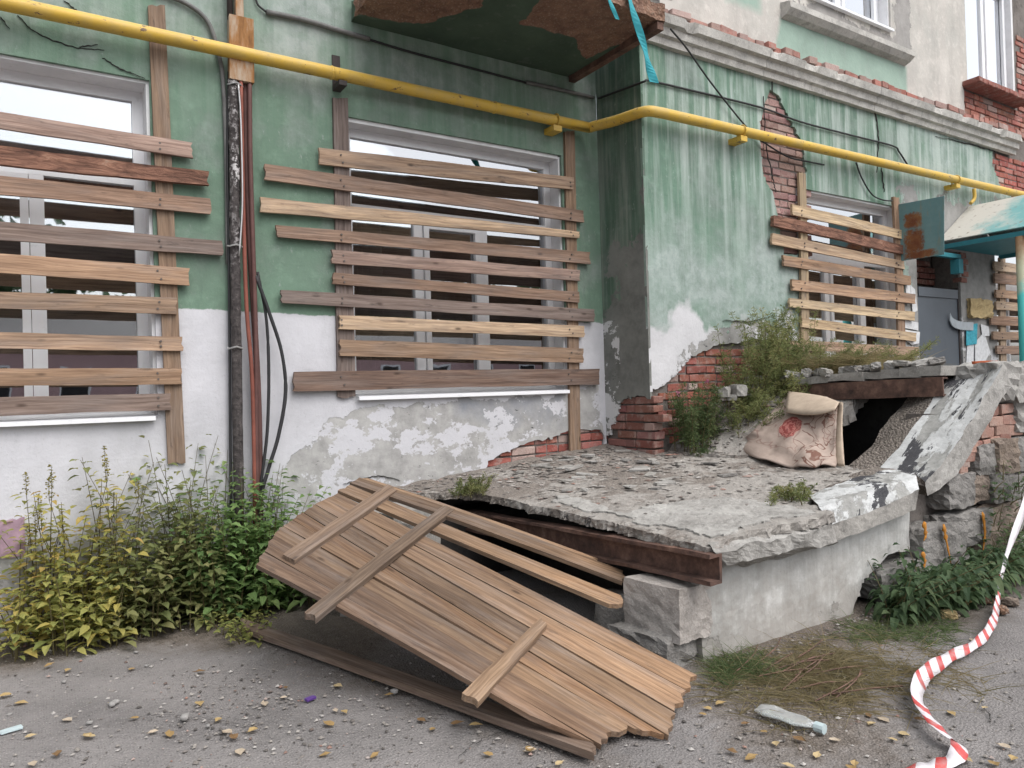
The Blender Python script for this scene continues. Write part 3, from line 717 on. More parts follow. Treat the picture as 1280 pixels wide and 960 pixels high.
# ---- windows
def window(op, yw, depth, mull, transom, sill=True, nm='window', curtains=()):
    x0, x1, z0, z1 = op; yf = yw+depth
    m = MB(); t = .065; d = .06
    m.box((x0+.02, yf, z0+.02), (x0+.02+t, yf+d, z1-.02)); m.box((x1-.02-t, yf, z0+.02), (x1-.02, yf+d, z1-.02))
    m.box((x0+.02+t, yf, z0+.02), (x1-.02-t, yf+d, z0+.02+t)); m.box((x0+.02+t, yf, z1-.02-t), (x1-.02-t, yf+d, z1-.02))
    ix0, ix1, iz0, iz1 = x0+.02+t, x1-.02-t, z0+.02+t, z1-.02-t
    if transom: m.box((ix0, yf+.001, transom-.045), (ix1, yf+d-.001, transom+.045))
    tz = transom-.045 if transom else iz1
    xs = [ix0]+[q for q in mull]+[ix1]
    for q in mull: m.box((q-.04, yf+.002, iz0), (q+.04, yf+d-.002, tz))
    cells = []
    if transom: cells.append((ix0, ix1, transom+.045, iz1, 0))
    for i in range(len(xs)-1):
        a = xs[i]+(.04 if i else 0); b = xs[i+1]-(.04 if i < len(xs)-2 else 0); cells.append((a, b, iz0, tz, i % 2))
    for (a, b, c, e, sash) in cells:
        if sash or not transom:
            s = .05
            m.box((a+.004, yf-.018, c+.004), (a+s, yf+.02, e-.004)); m.box((b-s, yf-.018, c+.004), (b-.004, yf+.02, e-.004))
            m.box((a+s, yf-.018, c+.004), (b-s, yf+.02, c+s)); m.box((a+s, yf-.018, e-s), (b-s, yf+.02, e-.004))
    fr = m.make(nm, 'white_upvc', bld)
    for (a, b, c, e, s) in cells:
        p = MB(); p.box((a-.004, yf+.026, c-.004), (b+.004, yf+.034, e+.004)); p.make('pane', 'glass', fr)
    r = MB(); yo = yw+.004
    r.box((x0-.03, yo+.02, z0), (x0+.02, yf+d, z1)); r.box((x1-.02, yo+.02, z0), (x1+.03, yf+d, z1)); r.box((x0+.02, yo+.02, z1-.02), (x1-.02, yf+d, z1+.03))
    r.make('reveal', 'reveal_white', fr)
    if sill:
        s = MB(); s.add([(x0+.02, yf+d, z0+.03), (x1-.02, yf+d, z0+.03), (x1-.02, yw-.05, z0-.008), (x0+.02, yw-.05, z0-.008), (x0+.02, yf+d, z0-.02), (x1-.02, yf+d, z0-.02), (x1-.02, yw-.05, z0-.035), (x0+.02, yw-.05, z0-.035)],
                       [(0,3,2,1),(4,5,6,7),(3,7,6,2),(0,4,7,3),(1,2,6,5),(0,1,5,4)]); s.make('sill', 'white_upvc', fr)
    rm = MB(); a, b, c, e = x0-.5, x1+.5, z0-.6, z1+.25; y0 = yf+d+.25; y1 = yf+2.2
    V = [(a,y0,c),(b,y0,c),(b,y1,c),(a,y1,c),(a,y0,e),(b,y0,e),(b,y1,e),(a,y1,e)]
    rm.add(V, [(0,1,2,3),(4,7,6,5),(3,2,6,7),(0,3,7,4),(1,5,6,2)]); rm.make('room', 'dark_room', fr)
    for (ca, cb, c0, c1) in curtains:
        n = 40; V = []; Fc = []
        for i in range(n+1):
            xx = ca+(cb-ca)*i/n
            for zq in (c0, c1): V.append((xx, yf+d+.09+.025*math.sin(i*1.3), zq))
        for i in range(n): Fc.append((2*i, 2*i+2, 2*i+3, 2*i+1))
        solid('curtain', V, Fc, 'curtain', fr)
    return fr
window(WL, 0, .20, [-.62, .06], 2.88, curtains=[(-1.2, -.75, 1.3, 2.8)])
window(WC, 0, .16, [2.70, 3.32], 2.83, curtains=[(2.1, 2.45, 1.4, 2.8), (2.1, 4.0, 1.35, 2.35), (3.6, 4.0, 1.4, 2.8)])
window(WR, BY, .14, [7.28, 7.95], 2.72, curtains=[(7.3, 8.1, 1.4, 2.65)])
window(WF, BY, .14, [11.3], 2.6)
window(UW1, BY+.05, .14, [7.75], None, sill=True)
window(UW2, BY+.05, .10, [10.98], 6.75, sill=False)
# ledge under the upper window (chipped concrete apron)
m = MB(); n = 40; V = []; Fc = []
pr = [(0, 5.10), (-.07, 5.12), (-.12, 5.17), (-.12, 5.23), (0, 5.26)]
for i in range(n):
    xx = 6.52+2.3*i/(n-1)
    for k, (dy, z) in enumerate(pr):
        j = .02*float(fbm(np.array(xx*5), np.array(k*2.3), 101)); V.append((xx, BY+.05+dy+j, z+j))
for i in range(n-1):
    for k in range(len(pr)-1): Fc.append((i*5+k, (i+1)*5+k, (i+1)*5+k+1, i*5+k+1))
Fc += [(0,1,2,3,4), tuple((n-1)*5+k for k in range(5))[::-1]]
solid('ledge', V, Fc, 'cornice_stone', bld)
# brick sill course under the far upper window
for i in range(13): brick(bld, (10.22+i*.118, BY-.03, 5.155), (0,1,0), 1, 1.0, (.9, .75, .75), .03)
# ---- balcony slab
def bal_cut(u, v): return -(sdpoly(u, v, [(2.1, .0), (4.24, .0), (4.25, 1.17), (2.12, 1.2)])+.02*fbm(u*8, v*8, 111))
BSOIL = [[G(p, q, 4.22)[:2] for p, q in [(440, 20), (530, 30), (600, 8), (600, -60), (440, -80)]], [G(p, q, 4.22)[:2] for p, q in [(650, 30), (720, 48), (732, 75), (790, 50), (835, 30), (760, -10), (680, -10)]]]
def bal_d(u, v):
    s = np.maximum(sdpoly(u, -v, BSOIL[0]), sdpoly(u, -v, BSOIL[1]))+.06*fbm(u*7, v*7, 115)*2
    return -.035*np.clip(s*40, 0, 1)*(.7+1.2*fbm(u*25, v*25, 117))+.006*fbm(u*4, v*4, 118)
def bmat():
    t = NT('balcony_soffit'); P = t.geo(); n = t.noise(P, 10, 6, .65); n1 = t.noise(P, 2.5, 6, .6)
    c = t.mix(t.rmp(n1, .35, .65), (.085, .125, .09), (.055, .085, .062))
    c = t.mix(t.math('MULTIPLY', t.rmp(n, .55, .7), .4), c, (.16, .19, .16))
    gm = t.rmp(t.attr('g'), -.003, .003); v = t.vor(P, 45)
    c2 = t.mix(t.rmp(n, .35, .65), (.27, .165, .115), (.17, .10, .075)); c2 = t.mix(t.rmp(v, .2, .4, .5, 0), c2, (.34, .26, .2))
    c = t.mix(gm, c, c2)
    return t.out(c, .92, t.bump(t.math('ADD', n, t.math('MULTIPLY', t.math('MULTIPLY', v, gm), -1.0)), .6, .015), .2)
MAT['balcony_soffit'] = bmat()
bs, _ = sheet('balcony', (0, 0, 4.22), (1,0,0), (0,-1,0), (0,0,-1), lines(2.05, 4.3, .03), lines(0.0, 1.25, .03), 'balcony_soffit', bld, cut=bal_cut, disp=bal_d,
              attrs={'g': lambda u, v: np.clip(np.maximum(sdpoly(u, -v, BSOIL[0]), sdpoly(u, -v, BSOIL[1]))+.06*fbm(u*7, v*7, 115)*2, -.1, .1)}, thick=.13, steps=4, rough=.012)
m = MB(); m.box((2.14, -1.14, 4.34), (4.22, -.002, 4.46)); m.make('balcony_deck', 'concrete', bs)
m = MB(); m.box((4.17, -1.16, 4.17), (4.235, -.02, 4.23)); m.make('steel_edge', 'rust', bs)
for i in range(9): brick(bld, (2.3+i*.245, -1.16+rnd.uniform(-.01, .015), 4.49), (1,0,0), .97, 1, rnd.choice([(1, .8, .8), (1.1, 1.5, 1.6), (1.2, 1.3, 1.3)]), .03)
# pier strip joining balcony to block
# ---- cracks (thin open seams in the plaster)
def crack(pts, yoff, wpx=1.6, parent=None):
    P = spline(pts, 10); V = []; Fc = []
    for i, p in enumerate(P):
        t = i/(len(P)-1); ww = wpx*.5*(.25+math.sin(math.pi*min(1, t*1.02+.02)))*rnd.uniform(.5, 1.3)
        q = (p[0]+rnd.uniform(-.7, .7), p[1]+rnd.uniform(-.7, .7)); d = np.array(P[min(i+1, len(P)-1)])-np.array(P[max(i-1, 0)]); d = d/(np.linalg.norm(d)+1e-9); nn = (-d[1]*ww, d[0]*ww)
        V.append(W(q[0]+nn[0], q[1]+nn[1], yoff)); V.append(W(q[0]-nn[0], q[1]-nn[1], yoff))
    V = np.array(V); n = len(V)
    V2 = np.vstack([V, V+np.array((0, .008, 0))])
    for i in range(len(P)-1):
        a = 2*i; Fc += [(a, a+1, a+3, a+2), (a+1, a+1+n, a+3+n, a+3), (a, a+2, a+2+n, a+n)]
    solid('crack', V2, Fc, 'dark_inside', parent or bld)
for pts in [[(22, 18), (45, 40), (90, 58), (130, 62)], [(128, 72), (150, 85), (182, 98)], [(80, 0), (98, 15), (110, 30)], [(98, 58), (122, 56)], [(0, 20), (12, 36)],
            [(0, 785), (35, 788), (70, 780), (110, 776)], [(430, 605), (470, 595), (500, 600)]]: crack(pts, -.011, .9)
for pts in [[(955, 120), (958, 180), (966, 220), (970, 240)], [(965, 90), (966, 118)], [(1090, 130), (1098, 160), (1097, 215)], [(1102, 210), (1106, 240)], [(905, 400), (935, 402), (965, 395)], [(1245, 190), (1220, 182), (1170, 170)]]: crack(pts, BY-.012, .8)
# faded pink painted band low on the white wall
q0, q1 = W(-40, 672), W(31, 660); V = []; Fc = []
n = 14
for i in range(n+1):
    t = i/n; xx = q0[0]+(q1[0]-q0[0])*t
    V += [(xx, -.0125, .48+rnd.uniform(-.012, .012)), (xx, -.0125, .70+rnd.uniform(-.012, .012))]
V = np.array(V); nn_ = len(V); V2 = np.vstack([V, V+np.array((0, .01, 0))])
for i in range(n): Fc += [(2*i, 2*i+2, 2*i+3, 2*i+1), (2*i+1, 2*i+3, 2*i+3+nn_, 2*i+1+nn_), (2*i, 2*i+nn_, 2*i+2+nn_, 2*i+2)]
Fc.append((2*n, 2*n+nn_, 2*n+1+nn_, 2*n+1)); solid('painted_band', V2, Fc, 'pink_paint', bld)
# ---- entrance
dm = MB(); dm.box((8.87, BY+.03, .3), (9.80, BY+.09, 2.46)); door = dm.make('door', 'door_grey', bld)
dm = MB(); dm.box((8.88, BY+.012, 2.36), (9.79, BY+.028, 2.47)); dm.make('door_head', 'door_grey', door)
dm = MB(); dm.box((8.835, BY+.02, .3), (8.868, BY+.2, 2.5)); dm.box((9.802, BY+.02, .3), (9.828, BY+.2, 2.5)); dm.make('door_frame', 'steel_dark', door)
dm = MB(); dm.box((8.8, BY+.36, .2), (9.9, BY+.5, 3)); dm.make('lintel_wall', 'mortar', bld)
P0 = [W(1188, 396, BY+.0), W(1192, 403, BY-.01), W(1202, 407, BY-.03), W(1217, 408, BY-.05)]
V = []; Fc = []
for p in spline(P0, 6): V += [(p[0], p[1], p[2]+.05), (p[0], p[1]+.004, p[2]-.05), (p[0], p[1]+.012, p[2]+.05), (p[0], p[1]+.016, p[2]-.05)]
for i in range(len(V)//4-1):
    a = 4*i; Fc += [(a, a+1, a+5, a+4), (a+2, a+6, a+7, a+3), (a, a+4, a+6, a+2), (a+1, a+3, a+7, a+5)]
Fc += [(0, 2, 3, 1), (len(V)-4, len(V)-3, len(V)-1, len(V)-2)]
pt = solid('hanging_strip', V, Fc, 'door_pull'); tag(pt, 'pale grey plastic strip hanging across the dark entrance door', 'strip')
def wallquad(name, px, y, mat, label, cat, th=.004, grp=None, parent=None):
    V = [W(p, q, y) for p, q in px]; V2 = V+[v+np.array((0, th, 0)) for v in V]; n = len(V)
    Fc = [tuple(range(n)), tuple(range(n, 2*n))[::-1]]+[(i, i+n, (i+1) % n+n, (i+1) % n) for i in range(n)]
    o = solid(name, V2, [f[::-1] for f in Fc], mat, parent); 
    if label: tag(o, label, cat, grp)
    return o
pn = 'torn paper notices pasted around the entrance door'
for i, px in enumerate([[(1131, 350), (1137, 348), (1140, 380), (1134, 382)], [(1138, 356), (1144, 362), (1147, 388), (1141, 392)], [(1130, 400), (1148, 403), (1148, 413), (1131, 410)],
                        [(1131, 412), (1150, 415), (1149, 429), (1140, 431), (1132, 425)], [(1122, 360), (1129, 357), (1130, 372), (1124, 374)]]):
    wallquad('paper_notice', px, BY-.012-.003*i, 'paper', 'torn white paper notice pasted between boarded window and entrance door', 'paper', grp=pn)
for i, px in enumerate([[(1209, 432), (1218, 430), (1216, 456), (1208, 455)], [(1219, 428), (1230, 415), (1238, 440), (1230, 455), (1219, 452)], [(1226, 405), (1236, 408), (1237, 420), (1228, 420)]]):
    wallquad('paper_notice', px, BY-.012-.003*i, 'paper', 'torn white paper scrap on wall right of the entrance door', 'paper', grp=pn)
wallquad('poster', [(1208, 407), (1222, 404), (1221, 430), (1208, 432)], BY-.026, 'paper_cyan', 'small cyan poster beside the dark entrance door', 'poster')
o = MB(); p = W(1208, 376, BY); q = W(1235, 398, BY); o.box((p[0], BY-.06, q[2]), (q[0], BY-.005, p[2]+.02)); f = o.make('foam_block', 'foam')
bmm = bmesh.new(); bmm.from_mesh(f.data); bmesh.ops.subdivide_edges(bmm, edges=bmm.edges[:], cuts=4, use_grid_fill=True)
for v in bmm.verts: v.co += Vector((rnd.uniform(-1, 1), rnd.uniform(-1, 1), rnd.uniform(-1, 1)))*.018
bmm.to_mesh(f.data); bmm.free(); tag(f, 'crumbly yellow insulation foam lump on wall beside the door', 'foam')

# ================================================================== ENTRANCE CANOPY
XE = 9.3
can = thing('entrance_canopy', (XE, -1.45, .0), 'teal sheet metal gable canopy on a post over the entrance door', 'canopy')
def thinquad(P, th, mat, nm, parent, uv=None, N=None, sub=1):
    P = [np.array(p, float) for p in P]; n = nrm(np.cross(P[1]-P[0], P[3]-P[0])) if N is None else np.array(N, float)
    V = P+[p-n*th for p in P]; Fc = [(0,1,2,3),(7,6,5,4),(0,4,5,1),(1,5,6,2),(2,6,7,3),(3,7,4,0)]
    return solid(nm, V, Fc, mat, parent, uv=(uv+uv) if uv else None)
ye0, ye1 = BY-.01, -1.62
thinquad([(XE, ye0, 3.02), (XE, ye1, 3.02), (XE+.8, ye1, 3.54), (XE+.8, ye0, 3.54)], -.012, 'teal_roof', 'roof_sheet', can)
thinquad([(XE+1.6, ye0, 3.02), (XE+1.6, ye1, 3.02), (XE+.8, ye1, 3.54), (XE+.8, ye0, 3.54)], .012, 'teal_roof', 'roof_sheet', can)
thinquad([(XE+.08, ye1+.25, 3.0), (XE+1.5, ye1+.25, 3.0), (XE+1.5, ye0, 2.98), (XE+.08, ye0, 2.98)], .01, 'teal_dark', 'ceiling_sheet', can)
m = MB(); m.box((XE-.01, ye1, 2.93), (XE+.04, ye0, 2.985)); m.make('side_beam', 'teal_dark', can)
m = MB(); m.box((XE+1.53, ye1, 2.93), (XE+1.58, ye0, 2.985)); m.make('side_beam', 'teal_dark', can)
m = MB(); m.box((XE+.04, ye1, 2.94), (XE+1.53, ye1+.05, 2.99)); m.make('front_beam', 'teal_dark', can)
m = MB(); m.box((XE-.55, BY-.22, 2.80), (XE+.12, BY-.16, 2.85)); m.make('bracket_arm', 'teal_dark', can)
m = MB(); m.box((XE+.02, BY-.24, 2.62), (XE+.12, BY-.14, 2.79)); m.make('bracket_block', 'teal_dark', can)
for xx in (XE+.03, XE+1.55):
    m = MB(); m.tube([(xx, ye1+.12, 0), (xx, ye1+.12, 2.93)], .052, 12); m.make('post', 'teal_post', can, True)
e = W(1122, 255, -.62)
pl = thinquad([XP(1122.5, 327, e[0]), XP(1180, 318, e[0]), XP(1180, 245, e[0]), XP(1121, 256, e[0])], .006, 'teal_rusty', 'sheet_metal_plate', None, uv=[(0,0),(1,0),(1,1),(0,1)])
tag(pl, 'teal painted metal plate with rust patches beside the boarded window', 'metal plate')

# ================================================================== GAS PIPE
gp = thing('gas_pipe', (1.5, -.12, 3.7), 'yellow painted gas pipe running along the whole facade', 'pipe')
PY = -.115
zr = lambda px, py: W(px, py, BY-.12)
pp = [W(-700, -146, PY), W(0, 3, PY), W(300, 66, PY), W(500, 109, PY), W(690, 150, PY), W(737, 158, PY)]
pp = [np.array((p[0], PY, 3.745)) for p in pp]
q = [zr(815, 143), zr(915, 166), zr(1050, 197), zr(1200, 231), zr(1270, 247)]
print('pipe z', [round(float(a[2]), 3) for a in q], W(300,66,PY)[2], W(690,150,PY)[2])
zq = float(np.mean([a[2] for a in q]))
bend = spline([pp[-1], (4.33, PY-.06, 3.745), (4.40, BY*.62, 3.74), (4.47, BY-.075, 3.735), (4.62, BY-.12, 3.735)], 5)
tail = [np.array((float(a[0]), BY-.12, 3.735+(float(a[0])-4.6)*.012)) for a in q[1:]]+[np.array((14., BY-.12, 3.85))]
m = MB(); m.tube(pp[:-1]+list(bend)+tail, .046, 14); m.make('pipe', 'yellow_paint', gp, True)
for xw in (-.35, 1.9, 3.3):
    m = MB(); m.tube([(xw-.012, PY, 3.745), (xw-.004, PY, 3.745), (xw+.004, PY, 3.745), (xw+.012, PY, 3.745)], [.0462, .0505, .0505, .0462], 16, False, .03); m.make('weld', 'yellow_paint', gp)
def hook(x, yw, yp, z, mat='yellow_paint', clamp=True):
    m = MB(); m.box((x-.045, yp-.03, z-.10), (x+.045, yw+.005, z-.05))
    if clamp: m.tube([(x, yp+.056*math.cos(a), z+.056*math.sin(a)) for a in np.linspace(0, 2*math.pi, 15)], .007, 5, False)
    m.make('bracket', mat, gp)
hook(float(W(685, 155)[0]), 0, PY, 3.745); hook(float(W(914, 168, BY)[0]), BY, BY-.12, 3.745); hook(float(W(1182, 232, BY)[0]), BY, BY-.12, 3.79)
m = MB(); xx = float(W(420, 92)[0]); m.box((xx-.03, PY-.03, 3.66), (xx+.03, .005, 3.695)); m.box((xx-.03, .0-.012, 3.68), (xx+.03, .005, 3.93)); m.make('bracket', 'steel_dark', gp)
xx = float(W(1205, 240, BY)[0]); m = MB(); m.tube(spline([(xx, BY-.12, 3.74), (xx, BY-.12, 3.62), (xx-.06, BY-.1, 3.55)], 5), .022, 8); m.make('pipe_stub', 'yellow_paint', gp, True)

# ================================================================== RISER, CABLES
def wpx(pts, y): return [W(p, q, y) for p, q in pts]
rs = thing('cable_riser', W(298, 590), 'black wrapped vertical pipe with brown conduits and rusty cover on the wall', 'pipe')
pipe('wrapped_pipe', wpx([(291, 100), (293, 200), (294, 330), (296, 460), (298, 590), (300, 720)], -.07), .034, 'pipe_wrap', rs, 10, 10, wob=.10)
pipe('conduit', wpx([(306, 98), (308, 200), (312, 300), (318, 400), (323, 500), (325, 600), (326, 720)], -.05), .021, 'brown_pipe', rs, 8)
pipe('conduit', wpx([(312, 98), (313, 200), (317, 330), (320, 430), (320, 520), (321, 600), (322, 715)], -.085), .016, 'brown_pipe', rs, 8)
pipe('conduit', wpx([(301, 100), (304, 250), (308, 380), (315, 470), (318, 590), (319, 715)], -.09), .014, 'red_pipe', rs, 8)
pipe('thin_cable', wpx([(286, 90), (284, 200), (286, 320), (288, 560), (289, 700)], -.045), .009, 'black_cable', rs, 6)
pipe('thin_cable', wpx([(298, 105), (301, 150), (303, 250), (299, 320)], -.11), .006, 'wire_silver', rs, 5)
for yy in (107, 318-10, 435): 
    m = MB(); c = W(294, yy, -.07); m.tube([(c[0]+.05*math.cos(a), -.07+.045*math.sin(a), c[2]+.006*math.sin(3*a)) for a in np.linspace(0, 2*math.pi, 13)], .006, 5, False); m.make('wire_tie', 'wire_silver', rs)
a = W(286, 20, -.1); b = W(317, 104, -.1)
cv = MB(); cv.add(*boxg((a[0], -.115, b[2]), (b[0], -.02, a[2]+.01), .008)); cv.make('cover_board', 'rusty_board', rs)
m = MB(); m.add(*boxg((a[0]+.05, -.08, a[2]+.012), (b[0]-.05, -.03, a[2]+.9), .003)); m.make('upper_strip', 'rusty_board', rs)
pipe('conduit', [(a[0]+.02, -.05, a[2]+.0), (a[0]+.02, -.05, a[2]+.9)], .02, 'steel_dark', rs, 8, 0)
def cable(pts, y, r, mat, label, nm='cable', cat='cable', n=6):
    o = pipe(nm, [W(p[0], p[1], p[2] if len(p) > 2 else y) for p in pts], r, mat, None, 6, n); tag(o, label, cat); return o
cable([(322, 340), (333, 400), (336, 470), (334, 540), (328, 590), (322, 640), (320, 715)], -.07, .011, 'black_cable', 'inner of two dark cables bowing loosely from the riser to the weeds')
cable([(320, 345), (338, 395), (352, 440), (357, 490), (348, 545), (336, 585), (325, 630), (322, 715)], -.09, .013, 'black_cable', 'outer dark cable bowing widest beside the brown conduits')
cable([(190, -12), (228, 2), (252, 18), (265, 38), (275, 75), (279, 105), (283, 190), (285, 330)], -.025, .016, 'grey_cable', 'grey cable curving down the green wall into the riser')
cd = thing('wall_conduit', W(400, 30), 'grey conduit and black wire running under the balcony', 'conduit')
pipe('wire', wpx([(318, -12), (322, 5), (333, 15)], -.02), .008, 'black_cable', cd, 6)
pipe('tube', wpx([(333, 15), (380, 25), (420, 37), (462, 49)], -.022), .019, 'grey_cable', cd, 8)
pipe('wire', wpx([(460, 49), (520, 67), (600, 88), (660, 104)], -.016), .009, 'black_cable', cd, 6)
pipe('tube', wpx([(658, 103), (700, 112), (742, 122)], -.022), .017, 'grey_cable', cd, 8)
s_ = [XP(748, 123, BX-.012), XP(778, 112, BX-.012), XP(805, 102, BX-.012)]
o = pipe('cable', list(s_)+[W(812, 101, BY-.02), W(860, 112, BY-.02), W(950, 134, BY-.02), W(1000, 152, BY-.02), W(1060, 168, BY-.02), W(1115, 182, BY-.02), W(1124, 190, BY-.02), W(1135, 207, BY-.025)], .010, 'black_cable', None, 6)
tag(o, 'long black cable sagging along the green block below the cornice', 'cable')
cable([(838, 36, BY-.17), (858, 60, BY-.12), (890, 105, BY-.06), (935, 161, BY-.03), (958, 180, BY-.03), (985, 196, BY-.03), (1005, 201, BY-.03), (1030, 206, BY-.02)], 0, .0085, 'black_cable', 'black wire slanting from the cornice corner across the cracked plaster')
cable([(1070, 203), (1077, 222), (1090, 243), (1104, 250), (1115, 251)], BY-.03, .0085, 'black_cable', 'short black wire drooping above the boarded window right of the crack')
# teal netting strips hanging from the balcony
def strip(path, w0, label):
    P = spline(path, 6); V = []; Fc = []; n = len(P)
    for i, p in enumerate(P):
        t = i/(n-1); ww = w0[0]+(w0[1]-w0[0])*t; a = .5*math.sin(i*.5)
        dx = np.array((math.cos(a), math.sin(a)*.6, 0))*ww/2
        V += [p-dx, p+dx, p-dx+np.array((0, .004, 0)), p+dx+np.array((0, .004, 0))]
    for i in range(n-1):
        b = 4*i; Fc += [(b, b+1, b+5, b+4), (b+2, b+6, b+7, b+3), (b, b+4, b+6, b+2), (b+1, b+3, b+7, b+5)]
    Fc += [(0, 2, 3, 1), (4*n-4, 4*n-3, 4*n-1, 4*n-2)]
    tag(solid('netting_strip', V, Fc, 'teal_net'), label, 'netting')
strip([W(757, -15, -1.2), W(764, 5, -1.21), W(772, 24, -1.2)], (.05, .035), 'short torn teal netting strip hanging at the balcony edge')
strip([W(782, -20, -1.2), W(792, 15, -1.21), W(803, 50, -1.19), (W(811, 80, -1.16)), W(818, 103, -1.15)], (.06, .085), 'long torn teal netting strip dangling past the balcony corner')

# ================================================================== BOARDS
WOODC = {'tan': (.37, .26, .185), 'pale': (.47, .36, .26), 'brown': (.27, .185, .14), 'grey': (.235, .19, .175), 'dark': (.20, .14, .115), 'yellow': (.50, .39, .26), 'pink': (.34, .25, .215)}
def plank(name, c4, th, n, parent, mat='wood', color=(.3, .2, .15), jag=(0.0, 0.0), wob=.004, lift=0.0):
    """c4: four 3-D corners TL, TR, BR, BL (L/R = the two ends of the length); n: outward normal"""
    TL, TR, BR, BL = [np.array(c, float) for c in c4]; n = nrm(n)
    o = (TL+TR+BR+BL)/4; X = nrm((TR+BR)/2-(TL+BL)/2); Yv = nrm(np.cross(n, X)); n = np.cross(X, Yv)
    S = 14; K = 4; V = []; Fc = []
    s1, s2 = rnd.uniform(0, 99), rnd.uniform(0, 99)
    loc = [np.array(((c-o) @ X, (c-o) @ Yv)) for c in (TL, TR, BR, BL)]
    if loc[0][1] < loc[3][1]: loc = [loc[3], loc[2], loc[1], loc[0]]
    cup = rnd.uniform(-.005, .005); bow = rnd.uniform(-.004, .014)
    for i in range(S+1):
        t = i/S
        top = loc[0]*(1-t)+loc[1]*t; bot = loc[3]*(1-t)+loc[2]*t
        wv = [wob*float(fbm(np.array(t*5+s1), np.array(k*7.7+s2), 5))*2 for k in (0, 1)]
        for k in range(K+1):
            f = k/K; p = top*(1-f)+bot*f
            yy = p[1]+wv[0]*(1-f)+wv[1]*f; xx = p[0]
            if i == 0: xx += rnd.uniform(-1, 1)*(jag[0]+.002)
            if i == S: xx += rnd.uniform(-1, 1)*(jag[1]+.002)
            zf = th+lift+cup*math.sin(math.pi*f)+bow*math.sin(math.pi*t); V.append((xx, yy, zf))
    o2 = len(V); V += [(x, y, z-th) for x, y, z in V]; r = K+1
    for i in range(S):
        for k in range(K):
            a = i*r+k; Fc += [(a, a+1, a+r+1, a+r), (o2+a, o2+a+r, o2+a+r+1, o2+a+1)]
        a = i*r; Fc.append((a, a+r, o2+a+r, o2+a)); b = a+K; Fc.append((b, o2+b, o2+b+r, b+r))
    for k in range(K):
        Fc.append((k, o2+k, o2+k+1, k+1)); a = S*r+k; Fc.append((a, a+1, o2+a+1, o2+a))
    Mx = Matrix([list(q) for q in (X, Yv, n)]).transposed().to_4x4(); Mx.translation = Vector(o)
    me = mesh(name, V, Fc, mat); b = bmesh.new(); b.from_mesh(me); bmesh.ops.recalc_face_normals(b, faces=b.faces[:]); b.to_mesh(me); b.free()
    return obj(name, me, parent, Mx, (lambda k, h: tuple(c*k*q for c, q in zip(color, (1+h, 1, 1-h))))(rnd.uniform(.78, 1.18), rnd.uniform(-.04, .04)))
def nail(parent, p, n):
    m = MB(); p = np.array(p, float); n = np.array(n, float); m.tube([p-n*.02, p+n*.004], .0075, 6); m.make('nail', 'nail', parent)
def boarding(loc, label, yw, boards, ups, sh=0.0):
    t = thing('window_boarding', loc, label, 'boards', 'boards nailed over the windows')
    for (x0, xa, xb, yt, yb, col, zb) in ups:
        plank('upright', [W(x0[0], yt, yw), W(xb[0], yb, yw), W(xb[1], yb, yw), W(x0[1], yt, yw)], .028, (0,-1,0), t, 'wood', WOODC[col], (.006, .008), .004)
    for (l, lt, lb, r, rt, rb, col) in boards:
        y = yw-.03; mat = 'bark' if col == 'bark' else 'wood'
        o = plank('board', [W(l, lt, y), W(r, rt, y), W(r, rb, y), W(l, lb, y)], .026 if mat == 'wood' else .04, (0,-1,0), t, mat, tuple(q*1.12 for q in WOODC.get(col, (1, 1, 1))), (.007, .007), .008 if mat == 'wood' else .014)
        for (x0, xa, xb, yt, yb, c2, zb) in ups:
            k = ((x0[0]+x0[1])/2-l)/(r-l)
            if 0 < k < 1:
                for dy in (.3, .7):
                    pyx = (lt+(rt-lt)*k)*(1-dy)+(lb+(rb-lb)*k)*dy; nail(o, W((x0[0]+x0[1])/2+4+rnd.uniform(-3, 3), pyx+rnd.uniform(-1, 1), y-.03), (0,-1,0))
    return t
ex = lambda r: r  # readability
LB = [(239,180,199,142,162,'pink'),(259,217,234,185,207,'bark'),(263,249,268,222,245,'brown'),(278,302,320,278,301,'grey'),(236,336,357,318,342,'tan'),(220,373,393,365,386,'tan'),(227,421,439,416,436,'tan'),(226,460,480,461,482,'tan'),(212,491,512,497,520,'grey')]
lb = []
for (r, rt, rb, lt, lb_, c) in LB:
    k = 420/r*1.0; l = -420; lb.append((l, lt+(lt-rt)*k, lb_+(lb_-rb)*k, r, rt, rb, c))
boarding(W(195, 640), 'weathered boards nailed over the window left of the cable riser', 0, lb, [((184, 205), 0, (209, 231), 9, 579, 'tan', 0), ((-430, -385), 0, (-420, -375), -80, 640, 'brown', 0)])
CB = [(398,185,206,715,223,238,'tan'),(330,206,225,727.6,264,278.5,'brown'),(325,247,266,722,290,298,'pale'),(345,282,296.5,735.5,316,330.6,'brown'),(414,313,330,722.6,338,351,'pink'),(415,341,355.4,722.6,365.4,378.6,'brown'),
      (350.6,363,378.6,741,387,402,'grey'),(423,394,411,728,408,422,'pale'),(424,424.5,445,727,436,454,'tan'),(366,465,489,746.7,461,481,'dark')]
boarding(W(575, 560), 'ten uneven boards nailed over the window under the balcony', 0, CB, [((415, 433), 0, (421, 443), 124, 497, 'grey', 0), ((704, 716), 0, (711, 724), 165, 569, 'tan', 0)])
RB_ = [(988,256,269,1125,288,299,'yellow'),(963,269,283,1127,308,319,'bark'),(963,292,306,1128,327,337,'pale'),(977,319,332,1136,346,357,'tan'),(988,349,363,1142,368,380,'tan'),(985,373,384,1141,390,401,'yellow'),(1000,398,409,1143,416,427,'yellow'),(983,425,437,1146,434,445,'tan'),(1000,452,464,1142,451,463,'tan')]
